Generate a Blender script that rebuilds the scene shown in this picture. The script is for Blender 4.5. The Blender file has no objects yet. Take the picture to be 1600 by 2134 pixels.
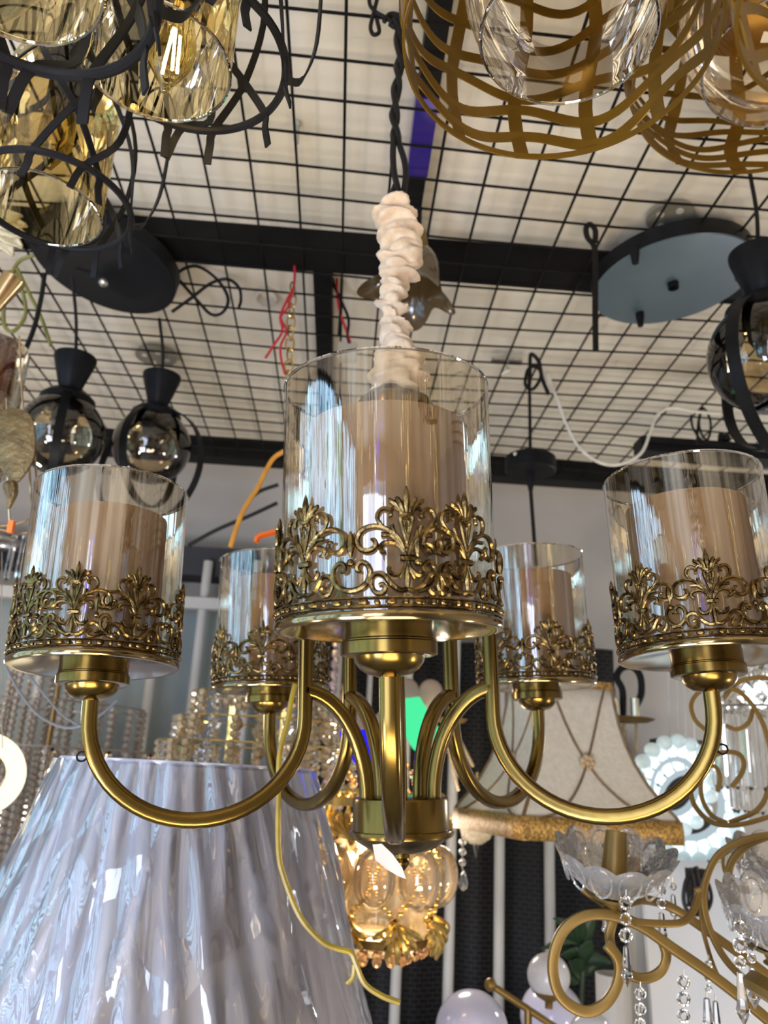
import bpy, bmesh, math, random
from mathutils import Vector, Matrix
random.seed(7)
PI = math.pi
sc = bpy.context.scene
COL = sc.collection
# ------------------------------------------------------------------ camera frame
EYE = 1.55
F = 1700.0
TH, RO = math.radians(18.0), math.radians(3.0)
fw = Vector((0, math.cos(TH), math.sin(TH)))
_u = Vector((0, -math.sin(TH), math.cos(TH)))
_r = Vector((1, 0, 0))
rt = _r*math.cos(RO) + _u*math.sin(RO)
up = -_r*math.sin(RO) + _u*math.cos(RO)
E0 = Vector((0, 0, EYE))
def ray(px, py): return rt*((px-800)/F) + up*((1067-py)/F) + fw
def P(px, py, Y):
    d = ray(px, py); return E0 + d*(Y/d.y)
def Pz(px, py, z):
    d = ray(px, py); return E0 + d*(z/d.z)
def mpp(px, py, Y): return (Y/ray(px, py).y)/F
PSI = math.radians(-2.4)
DD = Vector((math.sin(PSI), math.cos(PSI), 0)); DC = Vector((math.cos(PSI), -math.sin(PSI), 0))
def RM(a, b, z): return DC*a + DD*b + Vector((0, 0, EYE+z))
RROT = Matrix.Rotation(-PSI, 3, 'Z')
HG = 0.82
# ------------------------------------------------------------------ mesh builder
def frames(pts, closed=False, hint=None):
    n = len(pts); T = []
    for i in range(n):
        if closed: t = pts[(i+1) % n]-pts[i-1]
        else: t = pts[min(i+1, n-1)]-pts[max(i-1, 0)]
        T.append(t.normalized() if t.length > 1e-9 else Vector((0, 0, 1)))
    out = []
    if hint is not None:
        for i in range(n):
            h = hint[i] if isinstance(hint, list) else hint
            N = h-T[i]*h.dot(T[i])
            if N.length < 1e-6: N = T[i].orthogonal()
            N.normalize(); out.append((N, T[i].cross(N)))
        return out
    N = T[0].orthogonal().normalized()
    for i in range(n):
        N = N-T[i]*N.dot(T[i])
        if N.length < 1e-6: N = T[i].orthogonal()
        N.normalize(); out.append((N.copy(), T[i].cross(N)))
    return out
def smooth_path(pts, k=6, closed=False):
    n = len(pts); out = []
    pts = [Vector(p) for p in pts]
    rng = range(n) if closed else range(n-1)
    for i in rng:
        if closed: p0, p1, p2, p3 = pts[i-1], pts[i], pts[(i+1) % n], pts[(i+2) % n]
        else:
            p1, p2 = pts[i], pts[i+1]
            p0 = pts[i-1] if i > 0 else p1*2-p2
            p3 = pts[i+2] if i+2 < n else p2*2-p1
        for j in range(k):
            t = j/k; t2 = t*t; t3 = t2*t
            out.append(0.5*((2*p1)+(p2-p0)*t+(2*p0-5*p1+4*p2-p3)*t2+(3*p1-p0-3*p2+p3)*t3))
    if not closed: out.append(pts[-1])
    return out
class MB:
    def __init__(s): s.v = []; s.f = []
    def sweep(s, prof, pts, closed=False, hint=None, scale=None, caps=True):
        pts = [Vector(p) for p in pts]
        fr = frames(pts, closed, hint); b = len(s.v); m = len(prof); n = len(pts)
        for i, p in enumerate(pts):
            N, B = fr[i]; k = scale[i] if scale else 1.0
            for (x, y) in prof: s.v.append(p+N*(x*k)+B*(y*k))
        for i in range(n if closed else n-1):
            i2 = (i+1) % n
            for j in range(m):
                j2 = (j+1) % m
                s.f.append((b+i*m+j, b+i*m+j2, b+i2*m+j2, b+i2*m+j))
        if caps and not closed:
            s.f.append(tuple(b+j for j in range(m))[::-1]); s.f.append(tuple(b+(n-1)*m+j for j in range(m)))
        return s
    def tube(s, pts, r, n=8, closed=False, caps=True):
        sc_ = None
        if isinstance(r, (list, tuple)): sc_ = list(r); r0 = 1.0
        else: r0 = r
        prof = [(r0*math.cos(2*PI*i/n), r0*math.sin(2*PI*i/n)) for i in range(n)]
        return s.sweep(prof, pts, closed, None, sc_, caps)
    def strip(s, pts, w, t, hint, closed=False):
        return s.sweep([(-t/2, -w/2), (t/2, -w/2), (t/2, w/2), (-t/2, w/2)], pts, closed, hint)
    def lathe(s, prof, n=32, c=(0, 0, 0), M=None, rmod=None, a0=0.0, a1=2*PI):
        c = Vector(c); full = abs(a1-a0-2*PI) < 1e-6; k = n if full else n+1
        rings = []
        for i, (r, z) in enumerate(prof):
            b = len(s.v)
            if r < 1e-7 and full:
                p = Vector((0, 0, z)); s.v.append(c+(M @ p if M else p)); rings.append((b, 1))
            else:
                for j in range(k):
                    a = a0+(a1-a0)*j/n; rr, zz = r, z
                    if rmod: rr, zz = rmod(r, z, a, i)
                    p = Vector((rr*math.cos(a), rr*math.sin(a), zz)); s.v.append(c+(M @ p if M else p))
                rings.append((b, k))
        for (b1, n1), (b2, n2) in zip(rings, rings[1:]):
            if n1 == 1 and n2 == 1: continue
            for j in range(n if full else k-1):
                j2 = (j+1) % k
                if n1 == 1: s.f.append((b1, b2+j, b2+j2))
                elif n2 == 1: s.f.append((b1+j, b2, b1+j2))
                else: s.f.append((b1+j, b2+j, b2+j2, b1+j2))
        return s
    def sphere(s, c, r, n=12, m=8, sx=1, sz=1, M=None):
        return s.lathe([(r*sx*math.sin(PI*i/m), -r*sz*math.cos(PI*i/m)) for i in range(m+1)], n, c, M)
    def torus(s, c, R, r, M=None, n=48, m=8):
        c = Vector(c)
        pts = [Vector((R*math.cos(2*PI*i/n), R*math.sin(2*PI*i/n), 0)) for i in range(n)]
        return s.tube([c+(M @ p if M else p) for p in pts], r, m, True)
    def box(s, c, sx, sy, sz, M=None):
        c = Vector(c); b = len(s.v)
        for x in (-1, 1):
            for y in (-1, 1):
                for z in (-1, 1):
                    p = Vector((x*sx/2, y*sy/2, z*sz/2)); s.v.append(c+(M @ p if M else p))
        for q in ((0, 1, 3, 2), (4, 6, 7, 5), (0, 4, 5, 1), (2, 3, 7, 6), (0, 2, 6, 4), (1, 5, 7, 3)): s.f.append(tuple(b+i for i in q))
        return s
    def bead(s, c, r, sz=1.0, M=None):   # faceted octagonal crystal
        return s.lathe([(0, -r*sz), (r*.62, -r*.72*sz), (r, 0), (r*.62, r*.72*sz), (0, r*sz)], 8, c, M)
    def xf(s, M):
        s.v = [M @ Vector(p) for p in s.v]; return s
    def build(s, name, mat, parent=None, world=True, ang=35, smooth=True):
        me = bpy.data.meshes.new(name)
        me.from_pydata([tuple(p) for p in s.v], [], s.f)
        bm = bmesh.new(); bm.from_mesh(me); bmesh.ops.recalc_face_normals(bm, faces=bm.faces); bm.to_mesh(me); bm.free()
        if smooth:
            me.polygons.foreach_set('use_smooth', [True]*len(me.polygons)); me.set_sharp_from_angle(angle=math.radians(ang))
        me.materials.append(mat)
        o = bpy.data.objects.new(name, me); COL.objects.link(o)
        if parent is not None:
            o.parent = parent
            if world: o.matrix_parent_inverse = MW[parent.name].inverted()
        MW[o.name] = MW[parent.name].copy() if (parent is not None and not world) else Matrix.Identity(4)
        return o
MW = {}
def tag(o, label, cat, group=None, kind=None):
    o['label'] = label; o['category'] = cat
    if group: o['group'] = group
    if kind: o['kind'] = kind
    return o
def thing(name, label, cat, loc, group=None, M=None):
    o = bpy.data.objects.new(name, None); COL.objects.link(o); o.empty_display_size = .02
    m = M if M else Matrix.Translation(Vector(loc)); o.matrix_world = m; MW[o.name] = m.copy()
    return tag(o, label, cat, group)
def struct(o, label, cat):
    o['kind'] = 'structure'; o['label'] = label; o['category'] = cat; return o
def rotto(z, x=None):       # rotation whose local Z points along z
    z = Vector(z).normalized()
    x = Vector(x) if x else Vector((1, 0, 0))
    if abs(z.dot(x.normalized())) > .98: x = Vector((0, 1, 0))
    y = z.cross(x).normalized(); x = y.cross(z)
    return Matrix((x, y, z)).transposed()
def rz(a): return Matrix.Rotation(a, 3, 'Z')
def sag(a, b, d, n=14, mid=None):
    a, b = Vector(a), Vector(b)
    return [a.lerp(b, i/n)+Vector((0, 0, -4*d*(i/n)*(1-i/n))) for i in range(n+1)]
def PP(lst, Y): return [P(q[0], q[1], q[2] if len(q) > 2 else Y) for q in lst]
# ------------------------------------------------------------------ materials
def newmat(name):
    m = bpy.data.materials.new(name); m.use_nodes = True; nt = m.node_tree; nt.nodes.clear()
    out = nt.nodes.new('ShaderNodeOutputMaterial'); return m, nt, out
def N_(nt, t, **k):
    n = nt.nodes.new(t)
    for a, v in k.items():
        if a in n.inputs: n.inputs[a].default_value = v
        else: setattr(n, a, v)
    return n
def c4(c): return (c[0], c[1], c[2], 1)
def noise_mix(nt, c1, c2, scale, detail=3, lo=.35, hi=.65, vec=(1, 1, 1)):
    tc = N_(nt, 'ShaderNodeTexCoord'); mp = N_(nt, 'ShaderNodeMapping'); mp.inputs['Scale'].default_value = vec
    nt.links.new(tc.outputs['Object'], mp.inputs[0])
    nz = N_(nt, 'ShaderNodeTexNoise', Scale=scale, Detail=detail); nt.links.new(mp.outputs[0], nz.inputs['Vector'])
    rp = N_(nt, 'ShaderNodeValToRGB'); rp.color_ramp.elements[0].position = lo; rp.color_ramp.elements[1].position = hi
    rp.color_ramp.elements[0].color = c4(c1); rp.color_ramp.elements[1].color = c4(c2)
    nt.links.new(nz.outputs['Fac'], rp.inputs[0]); return rp, nz
def pbr(name, col, rough=.5, metal=0, col2=None, scale=20, vec=(1, 1, 1), bump=0, bscale=None, spec=None, sheen=0, rvar=0, coat=0, trans=0, lo=.35, hi=.65):
    m, nt, out = newmat(name); b = N_(nt, 'ShaderNodeBsdfPrincipled'); b.inputs['Base Color'].default_value = c4(col)
    b.inputs['Roughness'].default_value = rough; b.inputs['Metallic'].default_value = metal
    if spec is not None: b.inputs['Specular IOR Level'].default_value = spec
    if coat: b.inputs['Coat Weight'].default_value = coat
    if sheen: b.inputs['Sheen Weight'].default_value = sheen
    rp, nz = noise_mix(nt, col, col2 or tuple(x*.85 for x in col), scale, vec=vec, lo=lo, hi=hi)
    nt.links.new(rp.outputs[0], b.inputs['Base Color'])
    if rvar:
        mr = N_(nt, 'ShaderNodeMapRange'); mr.inputs['To Min'].default_value = max(.02, rough-rvar); mr.inputs['To Max'].default_value = rough+rvar
        nt.links.new(nz.outputs['Fac'], mr.inputs['Value']); nt.links.new(mr.outputs[0], b.inputs['Roughness'])
    if bump:
        n2 = N_(nt, 'ShaderNodeTexNoise', Scale=bscale or scale*3, Detail=3); tc = N_(nt, 'ShaderNodeTexCoord')
        nt.links.new(tc.outputs['Object'], n2.inputs['Vector'])
        bp = N_(nt, 'ShaderNodeBump', Strength=bump, Distance=.002); nt.links.new(n2.outputs['Fac'], bp.inputs['Height']); nt.links.new(bp.outputs[0], b.inputs['Normal'])
    if trans:
        tr = N_(nt, 'ShaderNodeBsdfTranslucent'); nt.links.new(rp.outputs[0], tr.inputs[0]); mx = N_(nt, 'ShaderNodeMixShader', Fac=trans)
        nt.links.new(b.outputs[0], mx.inputs[1]); nt.links.new(tr.outputs[0], mx.inputs[2]); nt.links.new(mx.outputs[0], out.inputs[0])
    else: nt.links.new(b.outputs[0], out.inputs[0])
    return m
def thin_glass(name, tint, ior=1.5, base=0.0, gain=1.0, rough=.0, streak=0, sscale=(90, 90, 3), gcol=(1, 1, 1), bumpd=.001, milk=None):
    m, nt, out = newmat(name)
    tr = N_(nt, 'ShaderNodeBsdfTransparent'); tr.inputs[0].default_value = c4(tint)
    gl = N_(nt, 'ShaderNodeBsdfGlossy', Roughness=rough); gl.inputs[0].default_value = c4(gcol)
    fr = N_(nt, 'ShaderNodeFresnel', IOR=ior)
    ma = N_(nt, 'ShaderNodeMath', operation='MULTIPLY_ADD'); ma.inputs[1].default_value = gain; ma.inputs[2].default_value = base; ma.use_clamp = True
    nt.links.new(fr.outputs[0], ma.inputs[0])
    mx = N_(nt, 'ShaderNodeMixShader'); nt.links.new(ma.outputs[0], mx.inputs[0]); nt.links.new(tr.outputs[0], mx.inputs[1]); nt.links.new(gl.outputs[0], mx.inputs[2])
    if streak:
        tc = N_(nt, 'ShaderNodeTexCoord'); mp = N_(nt, 'ShaderNodeMapping'); mp.inputs['Scale'].default_value = sscale
        nt.links.new(tc.outputs['Object'], mp.inputs[0]); nz = N_(nt, 'ShaderNodeTexNoise', Scale=1.0, Detail=3); nt.links.new(mp.outputs[0], nz.inputs['Vector'])
        bp = N_(nt, 'ShaderNodeBump', Strength=streak, Distance=bumpd); nt.links.new(nz.outputs['Fac'], bp.inputs['Height'])
        nt.links.new(bp.outputs[0], gl.inputs['Normal'])
    last = mx
    if milk:
        df = N_(nt, 'ShaderNodeBsdfDiffuse'); df.inputs[0].default_value = c4(milk[0])
        m2 = N_(nt, 'ShaderNodeMixShader', Fac=milk[1]); nt.links.new(mx.outputs[0], m2.inputs[1]); nt.links.new(df.outputs[0], m2.inputs[2]); last = m2
    nt.links.new(last.outputs[0], out.inputs[0]); return m
def crystal(name, tint=(1, 1, 1), ior=1.52):
    m, nt, out = newmat(name); g = N_(nt, 'ShaderNodeBsdfGlass', IOR=ior, Roughness=0.0); g.inputs[0].default_value = c4(tint)
    nt.links.new(g.outputs[0], out.inputs[0]); return m
def emit(name, col, st):
    m, nt, out = newmat(name); e = N_(nt, 'ShaderNodeEmission', Strength=st); e.inputs[0].default_value = c4(col); nt.links.new(e.outputs[0], out.inputs[0]); return m

BRASS = pbr('antique_brass', (.25, .163, .043), .22, 1, (.15, .095, .026), 14, (1, 1, .15), rvar=.07)
BRASS2 = pbr('polished_brass_disc', (.30, .225, .115), .13, 1, (.24, .175, .085), 10)
BRONZE = pbr('aged_bronze_filigree', (.24, .16, .058), .25, 1, (.05, .032, .014), 200, lo=.36, hi=.64, bump=.2, bscale=400)
GOLD = pbr('satin_gold', (.215, .118, .013), .34, .65, (.165, .088, .009), 25)
GOLDP = pbr('gold_paint', (.215, .132, .034), .40, .5, (.165, .10, .024), 18)
GOLDB = pbr('bright_gold', (.85, .62, .22), .2, 1, (.7, .48, .14), 60)
BLACK = pbr('matt_black_metal', (.008, .008, .009), .42, 0, (.012, .012, .014), 30, spec=.12)
BLACKG = pbr('black_cable', (.012, .011, .011), .4, 0, (.016, .015, .015), 60, spec=.12)
WIRE = pbr('black_wire', (.006, .0055, .005), .5, 0, (.011, .009, .008), 60, spec=.1)
PLATEB = pbr('blue_grey_plate', (.085, .125, .150), .33, 0, (.07, .105, .13), 6)
PLATEK = pbr('black_plate', (.008, .008, .009), .42, 0, (.010, .010, .011), 6, spec=.1)
CEILM = pbr('ceiling_cloth', (.76, .69, .575), .9, 0, (.67, .60, .49), 5, bump=.15, bscale=300)
WALLM = pbr('plaster_wall', (.42, .385, .35), .85, 0, (.36, .33, .30), 4, bump=.1)
WALLD = pbr('dark_wall', (.03, .03, .035), .7, 0, (.018, .018, .02), 3)
FLOORM = pbr('grey_floor', (.25, .24, .23), .5, 0, (.18, .175, .17), 3)
TEAL = pbr('grey_teal_board', (.20, .235, .235), .55, 0, (.15, .18, .185), 3)
STEEL = pbr('black_steel', (.006, .006, .006), .5, 0, (.010, .009, .009), 9, spec=.1)
BLUEREFL = pbr('blue_reflection_paint', (.035, .025, .26), .25, .3, (.06, .03, .20), 14)
CLOTH = pbr('beige_velvet', (.80, .63, .45), .95, 0, (.58, .40, .25), 60, sheen=.6, bump=.3, bscale=200, trans=.15)
WHITEP = pbr('white_paint', (.46, .445, .42), .5, 0, (.40, .385, .36), 10)
def crumple(m):
    nt = m.node_tree; gl = [n for n in nt.nodes if n.type == 'BSDF_GLOSSY'][0]; bp = [n for n in nt.nodes if n.type == 'BUMP'][0]
    tc = N_(nt, 'ShaderNodeTexCoord'); mp = N_(nt, 'ShaderNodeMapping'); mp.inputs['Scale'].default_value = (13, 13, 2.6)
    n1 = N_(nt, 'ShaderNodeTexNoise', Scale=4.0, Detail=2); nt.links.new(tc.outputs['Object'], n1.inputs['Vector'])
    va = N_(nt, 'ShaderNodeVectorMath', operation='MULTIPLY_ADD'); va.inputs[1].default_value = (.12, .12, .5); nt.links.new(n1.outputs['Color'], va.inputs[0]); nt.links.new(tc.outputs['Object'], va.inputs[2])
    nt.links.new(va.outputs[0], mp.inputs[0])
    vo = N_(nt, 'ShaderNodeTexVoronoi', feature='DISTANCE_TO_EDGE', Scale=1.0); nt.links.new(mp.outputs[0], vo.inputs['Vector'])
    mr = N_(nt, 'ShaderNodeMapRange'); mr.inputs['From Max'].default_value = .22; nt.links.new(vo.outputs['Distance'], mr.inputs['Value'])
    b2 = N_(nt, 'ShaderNodeBump', Strength=.55, Distance=.014, invert=True); nt.links.new(mr.outputs[0], b2.inputs['Height']); nt.links.new(bp.outputs[0], b2.inputs['Normal'])
    nt.links.new(b2.outputs[0], gl.inputs['Normal'])
SHADEW = pbr('pleated_white_fabric', (.84, .82, .90), .8, 0, (.78, .76, .84), 4, trans=.3)
SHADEC = pbr('cream_fabric', (.74, .69, .60), .6, 0, (.66, .61, .52), 120, bump=.35, bscale=220, trans=.3, spec=.7)
TRIMG = pbr('gold_braid', (.52, .31, .085), .38, .5, (.24, .135, .035), 230, bump=.9, bscale=260, lo=.42, hi=.58)
BRAID = pbr('brown_cord', (.17, .105, .05), .7, 0, (.12, .07, .03), 80)
DIFF = pbr('frosted_beige_tube', (.74, .54, .37), .6, 0, (.70, .50, .34), 5, trans=.4)
REDW = pbr('red_wire', (.50, .02, .03), .5, 0, (.38, .015, .02), 50)
YELW = pbr('yellow_cable', (.30, .21, .015), .35, 0, (.21, .145, .01), 40, spec=.6)
ORGW = pbr('orange_cable', (.62, .28, .03), .45, 0, (.5, .2, .02), 40)
WHTW = pbr('white_cable', (.72, .68, .60), .5, 0, (.62, .58, .5), 40)
PAPER = pbr('grey_paper', (.55, .52, .48), .85, 0, (.45, .42, .39), 30)
PORC = pbr('white_porcelain', (.62, .57, .49), .4, 0, (.55, .5, .43), 12)
SILV = pbr('silver_steel', (.62, .60, .57), .3, 1, (.5, .48, .45), 40)
LEAFG = pbr('dark_leaf', (.012, .035, .014), .4, 0, (.02, .055, .02), 20)
GLOBEW = pbr('opal_glass', (.66, .65, .66), .18, 0, (.62, .61, .63), 4, trans=.3)
AMBERD = pbr('smoky_amber', (.085, .05, .018), .18, 0, (.045, .026, .008), 14, (1, 1, .3), coat=.6)
STRN = dict(streak=.32, sscale=(300, 300, 5), bumpd=.0006)
GLASSF = thin_glass('cognac_glass', (.80, .72, .58), 1.55, .05, 1.35, **STRN)
def streaky(m):
    nt = m.node_tree; ma = [n for n in nt.nodes if n.type == 'MATH'][0]; mx = [n for n in nt.nodes if n.type == 'MIX_SHADER'][0]
    tc = N_(nt, 'ShaderNodeTexCoord'); mp = N_(nt, 'ShaderNodeMapping'); mp.inputs['Scale'].default_value = (190, 190, 2.2)
    nt.links.new(tc.outputs['Object'], mp.inputs[0]); nz = N_(nt, 'ShaderNodeTexNoise', Scale=1.0, Detail=4); nt.links.new(mp.outputs[0], nz.inputs['Vector'])
    mr = N_(nt, 'ShaderNodeMapRange'); mr.inputs['From Min'].default_value = .38; mr.inputs['From Max'].default_value = .70; mr.inputs['To Min'].default_value = .55; mr.inputs['To Max'].default_value = 2.4
    nt.links.new(nz.outputs['Fac'], mr.inputs['Value'])
    mu = N_(nt, 'ShaderNodeMath', operation='MULTIPLY'); mu.use_clamp = True; nt.links.new(ma.outputs[0], mu.inputs[0]); nt.links.new(mr.outputs[0], mu.inputs[1]); nt.links.new(mu.outputs[0], mx.inputs[0])
streaky(GLASSF)
AMBER = thin_glass('amber_glass', (.88, .74, .42), 1.5, .02, .7)
RIMG = thin_glass('thick_glass_rim', (.9, .84, .7), 1.6, .45, 1.0)
GLOBES = thin_glass('smoked_globe', (.84, .74, .56), 1.5, .05, 1.0, streak=.15, sscale=(25, 25, 25), bumpd=.004)
CLEARG = thin_glass('clear_bell_glass', (.92, .86, .76), 1.45, .01, .6, streak=.035, sscale=(18, 18, 18), bumpd=.003)
BOWLG = thin_glass('cut_clear_glass', (.92, .90, .88), 1.6, .10, 1.5, streak=.7, sscale=(60, 60, 60), bumpd=.003, milk=((.85, .83, .82), .12))
BULBG = thin_glass('bulb_glass', (.98, .88, .55), 1.45, .02, .8)
WRAP = thin_glass('plastic_wrap', (.97, .97, .98), 1.5, .05, 1.3, rough=.035, streak=.35, sscale=(14, 14, 5), bumpd=.012)
crumple(WRAP)
EGGG = thin_glass('champagne_glass_egg', (.98, .90, .76), 1.6, .08, 1.2, streak=.2, sscale=(30, 30, 30), bumpd=.003, milk=((.95, .82, .62), .16))
CRYS = crystal('crystal'); CRYW = crystal('champagne_crystal', (1, .90, .78))
BEADM = pbr('smoky_beads', (.30, .25, .20), .08, 0, (.20, .16, .13), 300, coat=1, spec=1.0)
BEADG = pbr('amber_beads', (.62, .47, .28), .07, .3, (.40, .29, .16), 300, coat=1, spec=1.0)
FILA = emit('filament', (1, .78, .38), 60)
LEDW = emit('warm_led', (1, .88, .60), 1.6)
RINGW = pbr('led_shell', (.62, .74, .76), .35, 0, (.55, .68, .7), 40, bump=.5, bscale=120)
_b = [n for n in RINGW.node_tree.nodes if n.type == 'BSDF_PRINCIPLED'][0]; _b.inputs['Emission Color'].default_value = (.75, .92, 1, 1); _b.inputs['Emission Strength'].default_value = .26
RINGE = emit('led_cool', (.86, .97, 1.0), 1.5)
RINGE2 = emit('led_cool_soft', (.74, .90, .98), .62)
BLUEE = emit('blue_panel', (.02, .015, 1.0), 1.4)
GREENE = emit('green_panel', (.08, .92, .38), 1.0)
PINKE = pbr('pink_beige_plastic', (.62, .48, .40), .4, 0, (.55, .42, .35), 8, trans=.3)
TUBEB = emit('added_blue_glow', (.06, .03, 1.0), 9)
TUBEW = emit('added_white_glow', (.85, .95, 1.0), 10)
TUBEG = pbr('added_green_cloth', (.05, .62, .20), .8, 0, (.04, .52, .16), 20, trans=.9)
TUBER = pbr('added_red_cloth', (.80, .04, .05), .8, 0, (.7, .03, .04), 20, trans=.9)

# ------------------------------------------------------------------ the room
A0, A1, B0, B1 = -1.5, 1.75, -2.2, 2.32
def room_box(name, a0, a1, b0, b1, z0, z1, mat):
    m = MB(); c = RM((a0+a1)/2, (b0+b1)/2, (z0+z1)/2); m.box(c, a1-a0, b1-b0, z1-z0, RROT); return m.build(name, mat, smooth=False)
struct(room_box('floor', A0, A1, B0, B1, -EYE-.06, -EYE, FLOORM), 'grey shop floor below the hanging lamps', 'floor')
struct(room_box('ceiling', A0, A1, B0, B1, HG+.05, HG+.09, CEILM), 'off-white cloth-covered ceiling above the black wire grid', 'ceiling')
struct(room_box('wall_back', A0, A1, B1, B1+.06, -EYE, HG+.15, WALLM), 'plain beige plaster back wall', 'wall')
struct(room_box('wall_right', A1, A1+.06, B0, B1, -EYE, HG+.15, WALLM), 'beige side wall of the shop on the right', 'wall')
wf = MB()
for (a0_, a1_, z0_, z1_) in ((A0, -1.42, -EYE, HG+.15), (-.40, A1, -EYE, HG+.15), (-1.42, -.40, .72, HG+.15)): wf.box(RM((a0_+a1_)/2, B0-.03, (z0_+z1_)/2), a1_-a0_, .06, z1_-z0_, RROT)
struct(wf.build('wall_front', WALLM, smooth=False), 'beige wall with a doorway added to let light in behind the viewer', 'wall')  # unseen wall; its doorway is added to light the lampshade front
# left wall with the shop opening b -1.5..1.0, z -.35..+.75
wl = MB()
for (b0, b1, z0, z1) in ((B0, -1.5, -EYE, HG+.15), (1.05, B1, -EYE, HG+.15), (-1.5, 1.05, -EYE, -.45), (-1.5, 1.05, .76, HG+.15)):
    wl.box(RM(A0-.03, (b0+b1)/2, (z0+z1)/2), .06, b1-b0, z1-z0, RROT)
struct(wl.build('wall_left', WALLM, smooth=False), 'beige side wall of the shop with the street opening', 'wall')
win = MB()  # unseen bars, spaced unevenly to stripe the glass reflections
for b, wd_ in ((-1.5,.09),(-1.22,.03),(-1.05,.03),(-.8,.12),(-.56,.025),(-.38,.05),(-.2,.025),(-.05,.02),(.12,.10),(.3,.02),(.42,.04),(.6,.02),(.72,.06),(.88,.02),(1.05,.09)):
    win.box(RM(A0-.02, b, .155), .03, wd_, 1.21, RROT)
for z in (-.45, .2, .76): win.box(RM(A0-.02, -.225, z), .03, 2.55, .04, RROT)

w = win.build('window_1', STEEL, smooth=False); struct(w, 'shop window in the left wall with black bars added to stripe reflections', 'window')
for nm, mt, b, wdt, lab in (('added_banner', TUBEG, -.62, .07, 'added slim green banner tinting the reflections, in the side window'), ('added_banner', TUBEG, .52, .05, 'second added green banner tinting the reflections, nearer the back wall'), ('added_banner', TUBER, .86, .035, 'added narrow red banner tinting the reflections, in the side window'), ('added_banner', TUBEG, -.12, .03, 'narrowest added green banner tinting the reflections, mid side window')):
    tag(MB().box(RM(A0+.05, b, .14), .012, wdt, 1.05, RROT).build(nm, mt, smooth=False), lab, 'banner', 'banners added to tint the reflections')  # unseen banners, added to put coloured stripes into the glass reflections
tag(MB().tube([RM(-.33, -1.1, .25), RM(-.33, -1.1, .74)], .010, 12).build('added_blue_tube', TUBEB), 'blue tube added behind the viewer for lines reflected in the shades', 'light tube')  # unseen blue tube, added for reflected lines in the glass
TUBEY = emit('added_warm_glow', (1, .72, .28), 7)  # glow for unseen tubes added to streak the glass reflections
tag(MB().tube([RM(.42, -1.0, .22), RM(.42, -1.0, .72)], .007, 12).build('added_warm_tube', TUBEY), 'warm tube added behind the viewer on the right to streak the glass', 'light tube')
tag(MB().tube([RM(.95, -.45, .15), RM(.95, -.45, .72)], .008, 12).build('added_warm_tube', TUBEY), 'warm tube added near the right side wall to streak the glass', 'light tube')
tag(MB().tube([RM(-.85, -1.0, .22), RM(-.85, -1.0, .70)], .007, 12).build('added_warm_tube', TUBEY), 'warm tube added between the side window and the doorway to streak the glass', 'light tube')
tag(MB().tube([RM(-.47, -1.15, .30), RM(-.47, -1.15, .74)], .012, 12).build('added_white_tube', TUBEW), 'white tube added behind the viewer beside the blue one for reflections', 'light tube')  # unseen glowing tube, added for the reflections

# ceiling grid
pz0 = Pz(715.5, 360, HG)-E0; a0 = pz0.dot(DC); b0 = pz0.dot(DD)
pL = Pz(447.6, 480, HG)-E0; pR = Pz(1073, 480, HG)-E0; sA = (pR.dot(DC)-pL.dot(DC))/7
pF = Pz(720, 25, HG)-E0; pN = Pz(714.7, 419, HG)-E0; sB = (pN.dot(DD)-pF.dot(DD))/5
g = MB()
ja, jb = [], []
bb0, bb1 = b0-18*sB, min(2.14, b0+25*sB)
aa0, aa1 = -1.42, 1.66
def wob(a, b): return .006*math.sin(a*5+b*3)+.004*math.sin(b*7-a*2)
k = math.ceil((aa0-a0)/sA)
while a0+k*sA < aa1:
    a = a0+k*sA; g.tube([RM(a, bb0+(bb1-bb0)*i/12, HG+.004+wob(a, bb0+(bb1-bb0)*i/12)) for i in range(13)], .0021, 6); k += 1
k = math.ceil((bb0-b0)/sB)
while b0+k*sB <= bb1+1e-6:
    b = b0+k*sB; g.tube([RM(aa0+(aa1-aa0)*i/12, b, HG+wob(aa0+(aa1-aa0)*i/12, b)) for i in range(13)], .0021, 6); k += 1
tag(g.build('wire_grid', WIRE), 'black welded wire grid stretched under the pale ceiling', 'wire grid', kind='structure')

# beams
struct(room_box('trim_1', A0, A1, 1.165, 1.228, HG+.010, HG+.05, STEEL), 'wide black steel cross beam above the wire grid', 'beam')
xa = (Pz(892, 211, HG)-E0).dot(DC)
o = struct(room_box('trim_2', xa-.0135, xa+.0135, -1.2, 1.165, HG+.012, HG+.05, STEEL), 'narrow black steel beam running from the viewer to the cross beam', 'beam')
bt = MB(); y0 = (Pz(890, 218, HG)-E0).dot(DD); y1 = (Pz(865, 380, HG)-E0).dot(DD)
bt.box(RM(xa, (y0+y1)/2, HG+.031), .030, y1-y0, .042, RROT); bt.build('trim_reflection', BLUEREFL, o, smooth=False)  # blue light mirrored by the beam, put into its colour
xb = (Pz(672, 640, HG)-E0).dot(DC)
struct(room_box('trim_3', xb-.0165, xb+.0165, 1.228, 2.10, HG+.012, HG+.05, STEEL), 'black steel beam stub running back from the cross beam', 'beam')
struct(room_box('trim_4', A0, A1, 2.10, 2.16, HG-.01, HG+.05, STEEL), 'black steel beam along the top of the back wall', 'beam')
struct(room_box('trim_5', A0, -.25, 2.20, 2.30, .50, .58, WALLD), 'dark ledge across the back wall behind the far shade', 'ledge')
# ------------------------------------------------------------------ the main chandelier
CX, CY, AL, TX, TY = .02484, .70280, -.05489, -.0615, -.0291
M3 = Matrix(((1, 0, TX), (0, 1, TY), (-TX, -TY, 1)))
MC = Matrix.Translation(Vector((CX, CY, EYE))) @ M3.to_4x4()
for i in range(3): pass
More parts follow.
